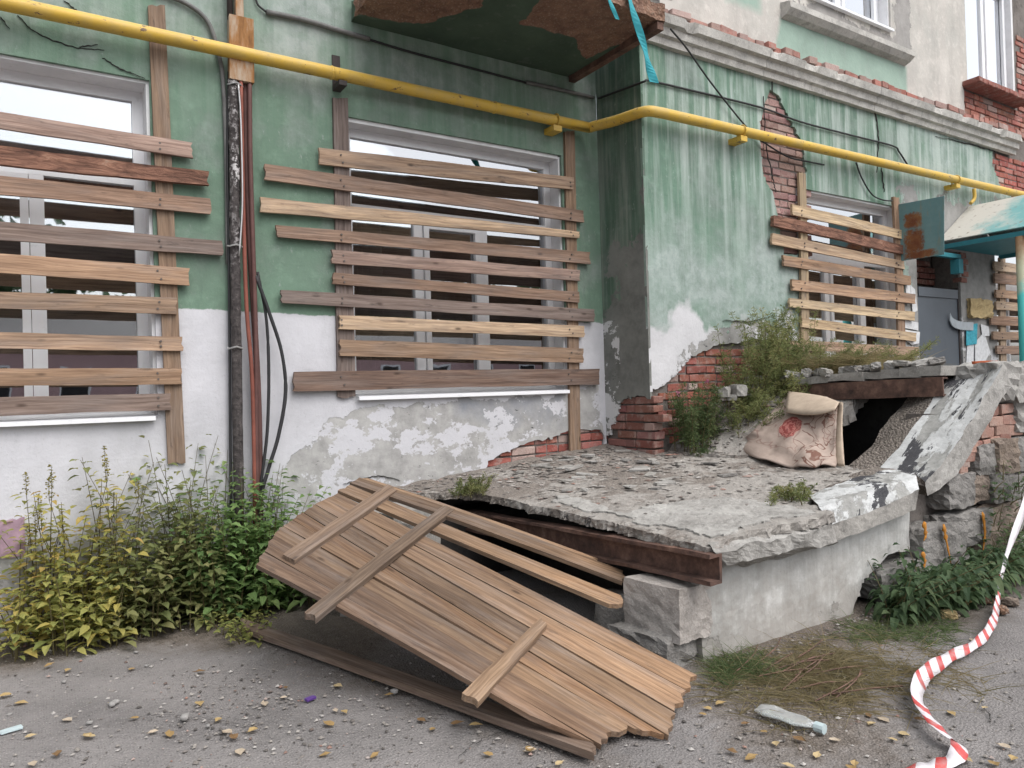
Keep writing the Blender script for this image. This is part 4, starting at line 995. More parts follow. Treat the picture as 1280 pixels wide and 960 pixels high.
boarding(W(1065, 470, BY), 'pale new boards nailed over the window beside the cracked plaster', BY, RB_, [((996, 1004), 0, (999, 1009), 217, 470, 'yellow', 0), ((1114, 1121), 0, (1121, 1130), 247, 466, 'tan', 0)])
FB = [(1241,327,338,'pale'),(1241,342,354,'brown'),(1243,362,372,'tan'),(1243,377,387,'pale'),(1236,395,406,'brown'),(1239,414,424,'tan'),(1244,432,442,'brown')]
fb = []
for (l, t_, b_, c) in FB:
    s = (445-(t_+b_)/2)/(2075-l); r = 1345; fb.append((l, t_, b_, r, t_+s*(r-l), b_+s*(r-l)-.8, c))
boarding(W(1290, 470, BY), 'boards nailed over the window behind the teal canopy post', BY, fb, [((1247, 1254), 0, (1249, 1256), 322, 475, 'pale', 0), ((1335, 1343), 0, (1337, 1345), 340, 475, 'tan', 0)])

# ================================================================== PORCH
por = thing('ruined_porch', (3.8, -1.4, 0), 'collapsed grey concrete porch with rusty beams and stone sides', 'porch')
def slabz(x, y): return .60+.062*(x-2.75)+.03*(y+2.8)+.06*np.clip((y+.9)/.9, 0, 1)*np.clip((x-2.6)/1.5, 0, 1)
SL = [(2.25, .0), (2.2, -.35), (2.62, -.62), (2.70, -1.2), (2.74, -2.83), (3.72, -2.86), (3.80, -2.60), (4.9, -2.5), (5.0, -2.1), (5.3, -1.7), (5.2, -1.2), (5.5, -.6), (4.52, -.6), (4.52, .0)]
scut = lambda u, v: -(sdpoly(u, v, SL)+.05*fbm(u*5, v*5, 121)*1.2+.02*fbm(u*22, v*22, 122))
def sdisp(u, v): return slabz(u, v)+.03*fbm(u*2.5, v*2.5, 123)+.028*fbm(u*11, v*11, 124)+.012*np.abs(fbm(u*40, v*40, 125))
sheet('slab', (0,0,0), (1,0,0), (0,1,0), (0,0,1), lines(2.1, 5.6, .024), lines(-2.95, .0, .024), 'slab_top', por, cut=scut, disp=sdisp, thick=.05, steps=3, rough=.010)
# bright worn screed flake over the front
SK = [(2.80, -2.79), (3.66, -2.83), (3.75, -2.45), (3.3, -1.9), (2.95, -2.0), (3.0, -1.45), (2.8, -1.2), (2.80, -2.0)]
sheet('screed', (0,0,.010), (1,0,0), (0,1,0), (0,0,1), lines(2.5, 3.95, .024), lines(-2.9, -1.0, .024), 'slab_edge', por,
      cut=lambda u, v: -(sdpoly(u, v, SK)-.05+.16*fbm(u*4, v*4, 131)*1.5+.05*fbm(u*18, v*18, 132)), disp=sdisp, thick=.018, steps=1, rough=.006)
# beam (rusty channel), under the left edge
def channel(p0, p1, h, wdt, t, flip=1):
    p0, p1 = np.array(p0, float), np.array(p1, float); d = nrm(p1-p0); side = nrm(np.cross(d, (0,0,1)))*flip
    m = MB(); L = np.linalg.norm(p1-p0); S = 16
    pr = [(0, 0), (wdt, 0), (wdt, -t), (t, -t), (t, -h+t), (wdt, -h+t), (wdt, -h), (0, -h)]
    V = []; Fc = []
    for i in range(S+1):
        for (a, b) in pr: V.append(p0+d*L*i/S+side*a+np.array((0, 0, b))+nrs.uniform(-.003, .003, 3))
    n = len(pr)
    for i in range(S):
        for k in range(n): Fc.append((i*n+k, i*n+(k+1) % n, (i+1)*n+(k+1) % n, (i+1)*n+k))
    Fc += [tuple(range(n)), tuple(S*n+k for k in range(n))[::-1]]
    me = mesh('beam', V, Fc, 'rust'); b = bmesh.new(); b.from_mesh(me); bmesh.ops.recalc_face_normals(b, faces=b.faces[:]); b.to_mesh(me); b.free()
    return me
obj('steel_beam', channel((2.775, -.5, .50), (2.775, -2.88, .572), .15, .085, .02, 1), por)
obj('steel_beam', channel((3.7, -.45, .50), (3.7, -2.6, .52), .15, .07, .012, 1), por)
# white plastered side
FC = [(2.80, -.1), (2.79, .52), (3.75, .56), (4.72, .64), (4.70, .28), (4.45, .29), (4.22, .2), (4.08, .05), (4.02, -.1)]
fcut = lambda u, v: -(sdpoly(u, v, FC)+.02*fbm(u*9, v*9, 141)*1.5)
sheet('side_wall', (0, -2.72, 0), (1,0,0), (0,0,1), (0,-1,0), lines(2.7, 4.8, .024), lines(-.08, .72, .024), 'porch_white', por, cut=fcut, disp=lambda u, v: .02*fbm(u*3, v*3, 143)+.012*fbm(u*14, v*14, 144),
      attrs={'w': lambda u, v: -.2+0*u, 'g': lambda u, v: np.clip(.0-v*.35+.16*fbm(u*2, v*3, 145), -.3, .2), 's': lambda u, v: .55+0*u, 'k': lambda u, v: .18+.25*(u-3)/1.5, 'e': lambda u, v: 0*u}, thick=.22, steps=2, rough=.01)
m = MB(); m.box((3.0, -2.48, -.05), (4.6, -2.3, .5)); m.make('void_backing', 'dark_inside', por)  # added near-black box so the void behind the side wall stays dark
# broken rough slab lip facing the viewer, and coping block beyond
def rockbox(name, c, size, mat, parent=None, rot=0.0, amp=.03, sub=3, seed=0, tilt=(0, 0), smooth=False, sq=.75):
    b = bmesh.new(); bmesh.ops.create_cube(b, size=1.0); bmesh.ops.subdivide_edges(b, edges=b.edges[:], cuts=sub, use_grid_fill=True)
    sx, sy, sz = size; sd = seed or rnd.randint(1, 9999)
    for v in b.verts:
        p = v.co.copy(); ln = max(p.length, 1e-6); mx = max(abs(p.x), abs(p.y), abs(p.z)); rp = p*(mx/ln)*1.25
        p = p*sq+rp*(1-sq)
        q = np.array((p.x*2.1+sd, p.y*2.1+p.z*3.7+sd)); d = 1+amp*6*float(fbm(q[0]*2, q[1]*2, sd % 97))
        r3 = .55*amp*max(.1, min(sx, sy, sz)) if sub > 3 else 0
        v.co = Vector((p.x*sx*d, p.y*sy*d, p.z*sz*d))+Vector((rnd.uniform(-1, 1), rnd.uniform(-1, 1), rnd.uniform(-1, 1)))*r3
    me = bpy.data.meshes.new(name); b.to_mesh(me); b.free(); me.materials.append(MAT[mat])
    if smooth: me.polygons.foreach_set('use_smooth', [True]*len(me.polygons))
    Mx = Matrix.Translation(Vector([float(q) for q in c])) @ Matrix.Rotation(rot, 4, 'Z') @ Matrix.Rotation(tilt[0], 4, 'X') @ Matrix.Rotation(tilt[1], 4, 'Y')
    return obj(name, me, parent, Mx)
# loft of pixel curves at given depths
def loft(name, curves, mat, parent, nseg=26, amp=.008, seed=1, mats=None, close_ends=True):
    P = []
    for pts, y in curves:
        Q = [np.array(W(p[0], p[1], p[2] if len(p) > 2 else y)) for p in pts]
        S = spline(Q, 10); S = np.array(S); d = np.r_[0, np.cumsum(np.linalg.norm(np.diff(S, axis=0), axis=1))]; tt = np.linspace(0, d[-1], nseg)
        P.append(np.stack([np.interp(tt, d, S[:, k]) for k in range(3)], 1))
    rows = []
    sub = 4
    for i in range(len(P)-1):
        for k in range(sub): rows.append(P[i]*(1-k/sub)+P[i+1]*k/sub)
    rows.append(P[-1]); A = np.array(rows); r, n = A.shape[:2]
    for i in range(r):
        for j in range(n):
            q = A[i, j]; A[i, j] = q+amp*3*np.array([float(fbm(np.array(q[0]*7+k*9), np.array((q[1]+q[2])*7), seed+k)) for k in range(3)])
    V = A.reshape(-1, 3); Fc = []; mi = []
    for i in range(r-1):
        for j in range(n-1): Fc.append((i*n+j, i*n+j+1, (i+1)*n+j+1, (i+1)*n+j)); mi.append(i//sub)
    if close_ends:
        Fc.append(tuple(i*n for i in range(r))); mi.append(0); Fc.append(tuple(i*n+n-1 for i in range(r))[::-1]); mi.append(0)
    c = V.mean(0); me = mesh(name, V-c, Fc, mats[0] if mats else mat)
    if mats:
        for q in mats[1:]: me.materials.append(MAT[q])
        me.polygons.foreach_set('material_index', [min(x, len(mats)-1) for x in mi])
    b = bmesh.new(); b.from_mesh(me); bmesh.ops.recalc_face_normals(b, faces=b.faces[:]); b.to_mesh(me); b.free()
    return obj(name, me, parent, Matrix.Translation(Vector(c)))
c0 = ([(1055, 586), (1085, 560), (1102, 535), (1126, 508), (1155, 470)], -2.12)
c1 = ([(1090, 596), (1112, 572), (1132, 545), (1156, 512), (1182, 478), (1212, 457)], -2.42)
c2 = ([(1142, 592), (1172, 562), (1193, 530), (1213, 500), (1232, 470), (1244, 452)], -2.70)
c3 = ([(1156, 603), (1183, 572), (1203, 543), (1223, 510), (1243, 477), (1256, 456)], -2.80)
c4 = ([(1160, 620), (1195, 592), (1217, 561), (1236, 529), (1253, 496), (1266, 482)], -2.80)
c5 = ([(1128, 612), (1176, 596), (1203, 556), (1222, 524), (1240, 494), (1254, 480)], -2.5)
c6 = ([(1062, 600), (1090, 570), (1106, 545), (1130, 518), (1158, 482)], -2.12)
loft('sloped_coping', [c0, c1, c2, c3, c4, c5, c6], None, por, 30, .012, 5, ['gravel_concrete', 'coping_paint', 'coping_chamfer', 'slab_edge', 'concrete', 'concrete'])
# lower coping block on the slab's end
d0 = ([(1000, 622), (1050, 600), (1110, 575)], -2.35)
d1 = ([(1012, 618), (1070, 597), (1140, 582)], -2.55)
d2 = ([(1022, 634), (1080, 614), (1147, 596)], -2.78)
d3 = ([(1040, 656), (1095, 636), (1149, 612)], -2.84)
d4 = ([(1046, 676), (1095, 658), (1147, 636)], -2.84)
d5 = ([(1030, 676), (1080, 655), (1130, 630)], -2.5)
loft('lower_coping', [d0, d1, d2, d3, d4, d5], None, por, 22, .012, 9, ['gravel_concrete', 'coping_paint', 'coping_paint', 'concrete', 'concrete'])
loft('slab_lip', [([(884, 679), (960, 664), (1042, 646)], -2.80), ([(893, 690), (965, 676), (1046, 655)], -2.87), ([(908, 706), (970, 692), (1046, 676)], -2.86), ([(925, 710), (980, 696), (1046, 680)], -2.72)], None, por, 24, .02, 33, ['slab_edge'])
# upper landing: slab edge with steel beam, seen from below its top
m = MB()
for i in range(12):
    y0 = -.62-i*.155; m.add(*boxg((5.62+.02*rnd.uniform(-1, 1), y0-.16, 1.335+i*.006+rnd.uniform(-.008, .008)), (6.9, y0, 1.40+i*.006+rnd.uniform(-.012, .012)), .006))
m.make('landing_slab', 'concrete', por)
obj('steel_beam', channel((5.66, -.62, 1.335), (5.60, -2.5, 1.385), .14, .07, .014, -1), por)
m = MB(); m.add(*boxg((6.0, -2.62, .0), (6.3, -.62, 1.33))); m.make('void_backing', 'dark_inside', por)  # added near-black box closing the hole against sky light
m = MB(); m.add(*boxg((5.0, -2.45, -.05), (6.2, -2.28, .62))); m.make('void_backing', 'dark_inside', por)  # added near-black box keeping the foot of the hole dark
for i in range(16):
    yy = -.75-i*.11; rockbox('rubble', (5.66+rnd.uniform(-.05, .1), yy, 1.41+.006*i), (rnd.uniform(.06, .16), rnd.uniform(.08, .17), rnd.uniform(.04, .09)), rnd.choice(['slab_edge', 'concrete', 'stone']), por, rnd.uniform(0, 3), .06, 4, 0, (rnd.uniform(-.3, .3), rnd.uniform(-.2, .2)), False, .8)
# rising bank of old steps beside the wall
BK = [(4.62, -.58), (4.75, -1.15), (5.1, -1.55), (5.62, -1.75), (6.9, -1.75), (6.9, -.58)]
def bankz(u, v): return np.minimum(.80+np.clip(u-4.85+.25*np.clip(v+1.2, -1, 1), 0, 2)*.62, 1.40)+.05*fbm(u*4, v*4, 151)+.03*fbm(u*14, v*14, 152)+.10*np.clip(-.75-v, -1, .15)*0
sheet('bank', (0,0,0), (1,0,0), (0,1,0), (0,0,1), lines(4.5, 6.95, .03), lines(-1.85, -.58, .03), 'slab_top', por, cut=lambda u, v: -(sdpoly(u, v, BK)+.08*fbm(u*5, v*5, 155)), disp=bankz, thick=.14, steps=3, rough=.015)
# far retaining wall body behind stones
m = MB(); m.add(*boxg((4.55, -2.62, -.1), (8.0, -2.3, .62))); m.make('rubble_core', 'mortar', por)
m = MB(); m.add(*boxg((5.45, -2.60, .6), (8.0, -2.3, 1.12))); m.make('rubble_core', 'mortar', por)
m = MB(); m.add(*boxg((5.95, -2.60, 1.1), (8.0, -2.3, 1.34))); m.make('rubble_core', 'mortar', por)
def stone_px(x0, y0, x1, y1, mat='stone', y=-2.74, dep=.22, name='stone', amp=.05, sq=.8):
    a = W(x0, y1, y); b = W(x1, y0, y); c = (a+b)/2; sx = abs(b[0]-a[0]); sz = abs(b[2]-a[2])
    rockbox(name, (c[0], y+dep*.35+rnd.uniform(-.02, .02), c[2]), (sx*1.06, dep, sz*1.1), mat, por, 0, amp, 6, 0, (0, rnd.uniform(-.04, .04)), False, sq)
for s in [(1148, 650, 1200, 712, 'stone'), (1180, 636, 1232, 688, 'stone'), (1225, 628, 1268, 690, 'stone_tan'), (1160, 700, 1215, 748, 'stone'), (1208, 690, 1238, 735, 'stone'), (1182, 592, 1212, 636, 'stone'), (1206, 592, 1238, 630, 'stone_tan'),
          (1236, 588, 1262, 628, 'stone'), (1242, 548, 1265, 592, 'stone_tan'), (1222, 555, 1244, 594, 'stone'), (1236, 690, 1282, 738, 'stone'), (1260, 590, 1300, 640, 'stone'), (1266, 640, 1310, 700, 'stone'), (1262, 545, 1300, 590, 'stone'), (1130, 740, 1180, 775, 'stone'), (1100, 700, 1150, 750, 'stone')]:
    stone_px(*s)
cb = (1.15, 1.35, 1.35)
for (x, y, s, c) in [(1222, 560, .5, cb), (1210, 585, .5, cb), (1208, 598, .6, (1.3, 2, 2.2)), (1213, 578, .45, (1.3, 2, 2.2)), (1217, 571, .9, cb), (1236, 571, .95, (1.05, .9, .85)), (1254, 569, .8, cb), (1228, 558, .5, (.9, .8, .8)), (1239, 556, .45, cb), (1251, 552, .6, cb),
                     (1262, 548, .8, (.9, .9, .9)), (1233, 530, .9, (1, 1.2, 1.2)), (1251, 527, 1, (1, 1.2, 1.2)), (1268, 525, 1, (.9, 1.0, 1.0)), (1240, 541, .8, (1.1, 1.3, 1.3)), (1259, 538, .9, (1, 1.2, 1.2)), (1246, 514, .7, (.9, 1, 1)), (1264, 511, .9, cb), (1275, 538, .9, cb), (1275, 560, .9, (.9, .9, .9))]:
    p = W(x, y, -2.76); brick(por, (p[0], -2.68, p[2]), (1, 0, 0), s, 1.15, c, .06)
# upper cap: rough lumps of concrete at the top right
for s in [(1240, 455, 1275, 500, 'slab_edge'), (1262, 458, 1310, 502, 'slab_edge'), (1300, 460, 1360, 508, 'slab_edge'), (1266, 496, 1300, 540, 'porch_cap')]:
    stone_px(s[0], s[1], s[2], s[3], 'slab_edge', -2.72, .34, 'cap_lump', .07, .8)
p = W(1236, 456, -2.62); rockbox('brick_rubble', (p[0], -2.6, p[2]+.0), (.22, .16, .06), 'red_brickdust', por, .3, .03, 2)
# orange foam runs on stones
for i, pts in enumerate([[(1155, 652), (1157, 668), (1155, 676)], [(1180, 655), (1183, 675), (1188, 705)], [(1228, 640), (1231, 665), (1229, 690)], [(1153, 690), (1156, 703), (1154, 712)]]):
    o = pipe('foam_drip', [W(a, b, -2.815+.02*(i == 2)) for a, b in pts], [.006, .014, .018, .013, .009, .016, .012, .007, .011, .009, .006, .005, .004][:13], 'orange_foam', por, 7, 6, wob=.35); o.data.transform(Matrix.Diagonal((1.25, .4, 1, 1)))
# block and stones under the front corner
o = rockbox('concrete_block', W(834, 757, -2.56), (.265, .36, .265), 'block_stone', por, .12, .022, 7, 77, (0, .05), False, .95)
rockbox('stone', (2.68, -2.52, .07), (.36, .36, .18), 'stone', por, .2, .04, 6, 0, (0, 0), False, .88)
rockbox('stone', (2.72, -2.2, .12), (.2, .25, .24), 'stone', por, .5, .03, 4, 0, (0, 0), True, .75)
m = MB(); m.add(*boxg((3.25, -2.5, -.02), (3.4, -.05, .55))); m.make('void_backing', 'dark_inside', por)  # added near-black backing so the space under the slab reads dark
m = MB(); m.add(*boxg((1.9, -.5, -.02), (3.3, -.03, .47), .01)); m.make('dark_void_fill', 'dark_inside', por)  # earth mass added near-black to hide the pale wall and darken the void
rockbox('concrete_lump', (2.12, -.42, .28), (.42, .6, .62), 'concrete', por, .3, .02, 4, 0, (0, 0), False, .85)
rockbox('concrete_lump', (1.85, -.85, .26), (.35, .4, .55), 'concrete', por, .8, .02, 4, 0, (0, 0), False, .85)

# ================================================================== FALLEN WOODEN PANEL
zz8 = lambda q: (300+q[0]/2.207, 580+q[1]/2.207)
A_ = G(745, 938, .02); B_ = G(867, 848, .08); T_ = G(470, 600, .80); PN = nrm(np.cross(B_-A_, T_-A_)); 
if PN[2] < 0: PN = -PN
def onp(q, h=0.0):
    q = zz8(q); d = ray(*q); return C+d*(((A_+PN*h-C) @ PN)/(d @ PN))
pan = thing('wooden_panel', G(745, 938, 0), 'fallen panel of weathered planks with three cross battens leaning on the porch', 'wooden panel')
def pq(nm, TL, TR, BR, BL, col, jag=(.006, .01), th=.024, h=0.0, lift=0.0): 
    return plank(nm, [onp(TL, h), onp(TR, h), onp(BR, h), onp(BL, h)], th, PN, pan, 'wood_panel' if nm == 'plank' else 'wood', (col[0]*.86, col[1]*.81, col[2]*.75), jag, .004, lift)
tops = [(44, 292), (66, 256), (92, 208), (118, 184), (142, 164), (172, 145), (204, 122), (236, 108), (270, 90)]
bots = [(958, 760), (985, 762), (1020, 760), (1062, 742), (1098, 712), (1136, 742), (1180, 765), (1216, 690), (1250, 592)]
bots = [(780, 700), (985, 790), (1025, 758), (1066, 735), (1100, 748), (1172, 764), (1196, 700), (1228, 640), (1250, 592)]
pcol = [(.21, .155, .125), (.225, .165, .13), (.24, .175, .13), (.245, .18, .135), (.26, .185, .135), (.25, .185, .14), (.265, .19, .14), (.24, .175, .13)]
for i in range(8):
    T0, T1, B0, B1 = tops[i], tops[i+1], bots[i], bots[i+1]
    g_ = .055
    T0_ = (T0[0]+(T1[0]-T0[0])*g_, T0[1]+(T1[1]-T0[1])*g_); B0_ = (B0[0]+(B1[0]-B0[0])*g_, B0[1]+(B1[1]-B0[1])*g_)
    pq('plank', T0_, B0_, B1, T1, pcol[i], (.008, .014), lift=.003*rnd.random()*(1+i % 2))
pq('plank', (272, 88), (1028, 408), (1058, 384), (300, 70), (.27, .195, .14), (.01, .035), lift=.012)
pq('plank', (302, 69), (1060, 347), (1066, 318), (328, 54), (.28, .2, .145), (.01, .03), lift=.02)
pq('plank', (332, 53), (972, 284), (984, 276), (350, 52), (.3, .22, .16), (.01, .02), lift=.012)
for q, c in [([(120, 262), (405, 68), (434, 82), (152, 280)], (.27, .215, .18)), ([(175, 426), (560, 127), (592, 136), (212, 440)], (.26, .20, .16)), ([(607, 652), (826, 440), (847, 456), (658, 672)], (.33, .255, .195))]:
    pq('batten', *q, c, (.006, .012), .03, .0262, .0)
# loose plank on the ground
lpn = plank('loose_plank', [G(300, 772, .05), G(742, 922, .05), G(738, 940, .05), G(304, 785, .05)], .03, (0,0,1), None, 'wood', (.225, .165, .13), (.004, .03), .004, -.03)
tag(lpn, 'long loose grey plank lying on the ground below the fallen panel', 'plank')

# ================================================================== CARPET
cp = thing('carpet', G(985, 578, .78), 'old beige carpet with red rose pattern draped over the hole in the porch', 'carpet')
cols = [  # each column: bottom -> top (3-D), from left to right
    [G(919, 563, .80), XP(940, 540, 5.02), XP(962, 516, 5.22), XP(986, 489, 5.46)],
    [G(950, 574, .79), XP(962, 549, 4.95), XP(980, 520, 5.18), XP(999, 491, 5.44)],
    [G(985, 581, .78), XP(990, 554, 4.92), XP(1003, 523, 5.15), XP(1015, 493, 5.42)],
    [G(1018, 584, .77), XP(1020, 556, 4.92), XP(1027, 526, 5.12), XP(1034, 496, 5.40)],
    [G(1044, 583, .765), XP(1044, 556, 4.97), XP(1046, 530, 5.12), XP(1047, 502, 5.36)]]
cs = []
for c in cols:
    c = np.array(c); tt = np.linspace(0, 3, 31); cs.append(np.stack([np.interp(tt, range(4), c[:, k]) for k in range(3)], 1))
nr = 31; nc = 41; V = []; uv = []
for r in range(nr):
    row = np.array([c[r] for c in cs]); tt = np.linspace(0, 4, nc); S = np.stack([np.interp(tt, range(5), row[:, k]) for k in range(3)], 1)
    for j, p in enumerate(S):
        a, b = j/(nc-1), r/(nr-1)
        fold = .030*math.sin(9*a+5*b+1.5*math.sin(4*b))*(1-b)+.018*math.sin(23*a-9*b)*(1-b)**2+.02*float(fbm(np.array(a*4+3), np.array(b*4), 161))+.02*float(fbm(np.array(a*14), np.array(b*14), 163))
        V.append(p+np.array((-1, -.15, .55))*fold*(.5 if b > .85 else 1)); uv.append((a, b))
def thick_grid(name, V, nr, nc, off, mat, uv=None):
    V = np.array(V); N0 = len(V); V2 = np.vstack([V, V+np.array(off)]); Fc = []
    for i in range(nr-1):
        for j in range(nc-1): a = i*nc+j; Fc += [(a, a+1, a+nc+1, a+nc), (N0+a, N0+a+nc, N0+a+nc+1, N0+a+1)]
        for j in (0, nc-1): a = i*nc+j; Fc.append((a, a+nc, N0+a+nc, N0+a))
    for j in range(nc-1): Fc += [(j, N0+j, N0+j+1, j+1), ((nr-1)*nc+j, (nr-1)*nc+j+1, N0+(nr-1)*nc+j+1, N0+(nr-1)*nc+j)]
    o = solid(name, V2, Fc, mat, cp, False, uv=(uv+uv) if uv else None)
    b = bmesh.new(); b.from_mesh(o.data); bmesh.ops.recalc_face_normals(b, faces=b.faces[:]); b.to_mesh(o.data); b.free()
    o.data.polygons.foreach_set('use_smooth', [True]*len(o.data.polygons)); return o
thick_grid('pile_side', V, nr, nc, (.010, .004, -.007), 'carpet', uv)
# folded-over top edge and curled right edge show the pale backing
def bez(A, B, Cc, n):
    A, B, Cc = [np.array(spline(q, 6)) for q in (A, B, Cc)]; out = []
    for r in range(n):
        t = r/(n-1); out += list((1-t)**2*A+2*t*(1-t)*B+t*t*Cc)
    return out, len(A)
f0 = [XP(986, 490, 5.45), XP(1008, 493, 5.42), XP(1030, 497, 5.39), XP(1048, 504, 5.35)]
f1 = [XP(985, 484, 5.40), XP(1010, 486, 5.37), XP(1032, 490, 5.34), XP(1052, 498, 5.30)]
f2 = [XP(982, 515, 5.12), XP(1004, 518, 5.06), XP(1026, 517, 5.03), XP(1043, 512, 5.05)]
V, nc = bez(f0, f1, f2, 10); thick_grid('folded_edge', V, 10, nc, (.010, .003, -.006), 'carpet_back')
g0 = [XP(1047, 503, 5.36), XP(1046, 530, 5.12), XP(1045, 556, 4.98), G(1045, 582, .765)]
g1 = [XP(1058, 500, 5.26), XP(1056, 530, 5.06), XP(1056, 556, 4.95), G(1057, 584, .76)]
g2 = [XP(1052, 510, 5.3), XP(1052, 534, 5.12), XP(1054, 558, 5.02), G(1056, 583, .765)]
V, nc = bez(g0, g1, g2, 7); thick_grid('curled_edge', V, 7, nc, (.008, .006, 0), 'carpet_back')

# ================================================================== BARRIER TAPE
pts = [W(1330, 505, -3.05), W(1296, 590, -3.05), W(1278, 640, -3.06), W(1258, 695, -3.10), W(1250, 729, -3.13), G(1246, 760, .05), G(1240, 780, .05), G(1222, 803, .045), G(1187, 821, .05), G(1157, 842, .06), G(1146, 866, .06), G(1156, 890, .06), G(1178, 915, .05), G(1198, 930, .03), G(1194, 948, .02), G(1168, 957, .02), G(1140, 965, .02), G(1110, 985, .02)]
tw = [1.2, 1.2, 1.25, .6, 1.0, .9, .7, .6, .6, .9, .9, .25, .3, .6, .2, .2, .3, .3]
S = np.array(spline(pts, 8)); TW = np.interp(np.arange(len(S))/8, np.arange(len(tw)), tw)
d = np.r_[0, np.cumsum(np.linalg.norm(np.diff(S, axis=0), axis=1))]; V = []; Fc = []; sA = []; vA = []; lA = []
WD = np.interp(np.arange(len(S))/8, np.arange(len(tw)), [.06, .06, .06, .022, .03, .04, .042, .042, .05, .065, .07, .045, .05, .065, .055, .05, .05, .05])
LN = np.interp(np.arange(len(S))/8, np.arange(len(tw)), [0, 0, 0, 0, 1, 1, 1, 1, 1, .8, .2, 1, 1, 1, .4, 1, 1, 1])
for i in range(len(S)):
    t = nrm(S[min(i+1, len(S)-1)]-S[max(i-1, 0)]); hz = nrm(np.cross(t, (0,0,1))); vt = np.cross(hz, t)
    wd = hz*math.cos(TW[i])+vt*math.sin(TW[i])
    for k in range(3):
        f = k/2-.5; p = S[i]+wd*f*WD[i]+np.array((0, 0, .004*math.sin(i*.9+k*1.6))); V.append(p); sA.append(d[i]); vA.append(f+.5); lA.append(LN[i])
V = np.array(V)
lo = max(0, 0)
V[:, 2] = np.where(V[:, 1] < -3.05, np.maximum(V[:, 2], .014), V[:, 2])
for i in range(len(S)-1):
    for k in range(2): a = 3*i+k; Fc.append((a, a+1, a+4, a+3))
tp = solid('barrier_tape', V, Fc, 'tape', None, True, attrs={'s': sA, 'v': vA, 'ln': lA})
sm = tp.modifiers.new('thickness', 'SOLIDIFY'); sm.thickness = .0012
tag(tp, 'red and white striped barrier tape curling across the asphalt', 'tape')

# ================================================================== SMALL LITTER
a = G(950, 884, .03); b = G(1020, 908, .03); d_ = nrm(b-a); L = np.linalg.norm(b-a)
bt = thing('plastic_bottle', (a+b)/2*np.array((1, 1, 0)), 'flattened clear plastic bottle with pale cap end beside dry grass', 'bottle')
m = MB(); prof = [(0, .012), (.02, .042), (.2, .046), (.45, .040), (.7, .044), (.85, .03), (1, .014)]; sd = np.cross(d_, (0,0,1)); V = []; Fc = []
ns = 12
for (t, r) in prof:
    for k in range(ns):
        an = 2*math.pi*k/ns; V.append(a+d_*L*t+sd*r*math.cos(an)*1.25*rnd.uniform(.9, 1.1)+np.array((0, 0, 1))*(r*math.sin(an)*.3*rnd.uniform(.5, 1.2)))
for i in range(len(prof)-1):
    for k in range(ns): Fc.append((i*ns+k, i*ns+(k+1) % ns, (i+1)*ns+(k+1) % ns, (i+1)*ns+k))
Fc += [tuple(range(ns))[::-1], tuple((len(prof)-1)*ns+k for k in range(ns))]
t_ = NT('bottle_plastic'); MAT['bottle_plastic'] = t_.out((.8, .84, .84), .12, t_.bump(t_.noise(t_.geo(), 30, 3), .4, .008), .5, Transmission_Weight=.75, IOR=1.2)
solid('body', V, Fc, 'bottle_plastic', bt, True)
m = MB(); m.tube([a+d_*L*.99, a+d_*(L+.035)], .02, 10); m.make('cap', 'pale_plastic', bt)
c = G(388, 873, .012); rockbox('plastic_scrap', c, (.05, .025, .012), 'purple', None, .3, .05, 2); tag(bpy.data.objects['plastic_scrap'], 'small purple plastic scrap on the asphalt', 'litter')
c = G(14, 912, .012); o = rockbox('plastic_scrap', c, (.08, .035, .01), 'pale_plastic', None, .2, .03, 2); tag(o, 'pale bluish plastic scrap lying on the asphalt', 'litter')

# fallen leaves
lm = []
for k in range(5):
    V = [(-.5, 0, 0), (-.25, .26, .05), (.1, .34, .08), (.5, .02, .02), (.1, -.3, .1), (-.25, -.24, .04), (0, 0, -.02), (.68, 0, .05)]
    V = [(x+rnd.uniform(-.06, .06), y+rnd.uniform(-.06, .06), z+rnd.uniform(0, .12)) for x, y, z in V]
    lm.append(mesh('fallen_leaf', V, [(0, 6, 1), (1, 6, 2), (2, 6, 3), (3, 6, 4), (4, 6, 5), (5, 6, 0), (3, 7, 2)], 'dead_leaf', attrs={'tint': [k/4*.95+.02]*8}))
LP = [(83, 838), (60, 832), (165, 837), (85, 900), (167, 898), (110, 920), (113, 921), (73, 943), (40, 955), (37, 921), (190, 915), (211, 918), (252, 840), (273, 900), (293, 922), (285, 915), (300, 940), (316, 913), (355, 872), (357, 860), (422, 858), (420, 888), (412, 905), (405, 944), (431, 890), (470, 850), (487, 869), (527, 901), (540, 912), (572, 905), (592, 907), (610, 943), (663, 937), (663, 938), (470, 945), (880, 893), (900, 880), (884, 886), (940, 948), (915, 940), (968, 930), (988, 958), (1000, 925), (1085, 895), (1090, 905), (1105, 900), (1130, 918), (1118, 925), (1148, 900), (1188, 892), (1210, 950), (1240, 955), (1255, 933), (1230, 885), (1265, 948), (1070, 955), (1062, 960), (930, 905), (955, 915), (1020, 945), (1040, 925), (1215, 800), (1180, 765), (1195, 770), (25, 880), (8, 870), (330, 880), (250, 880), (140, 880), (700, 955)]
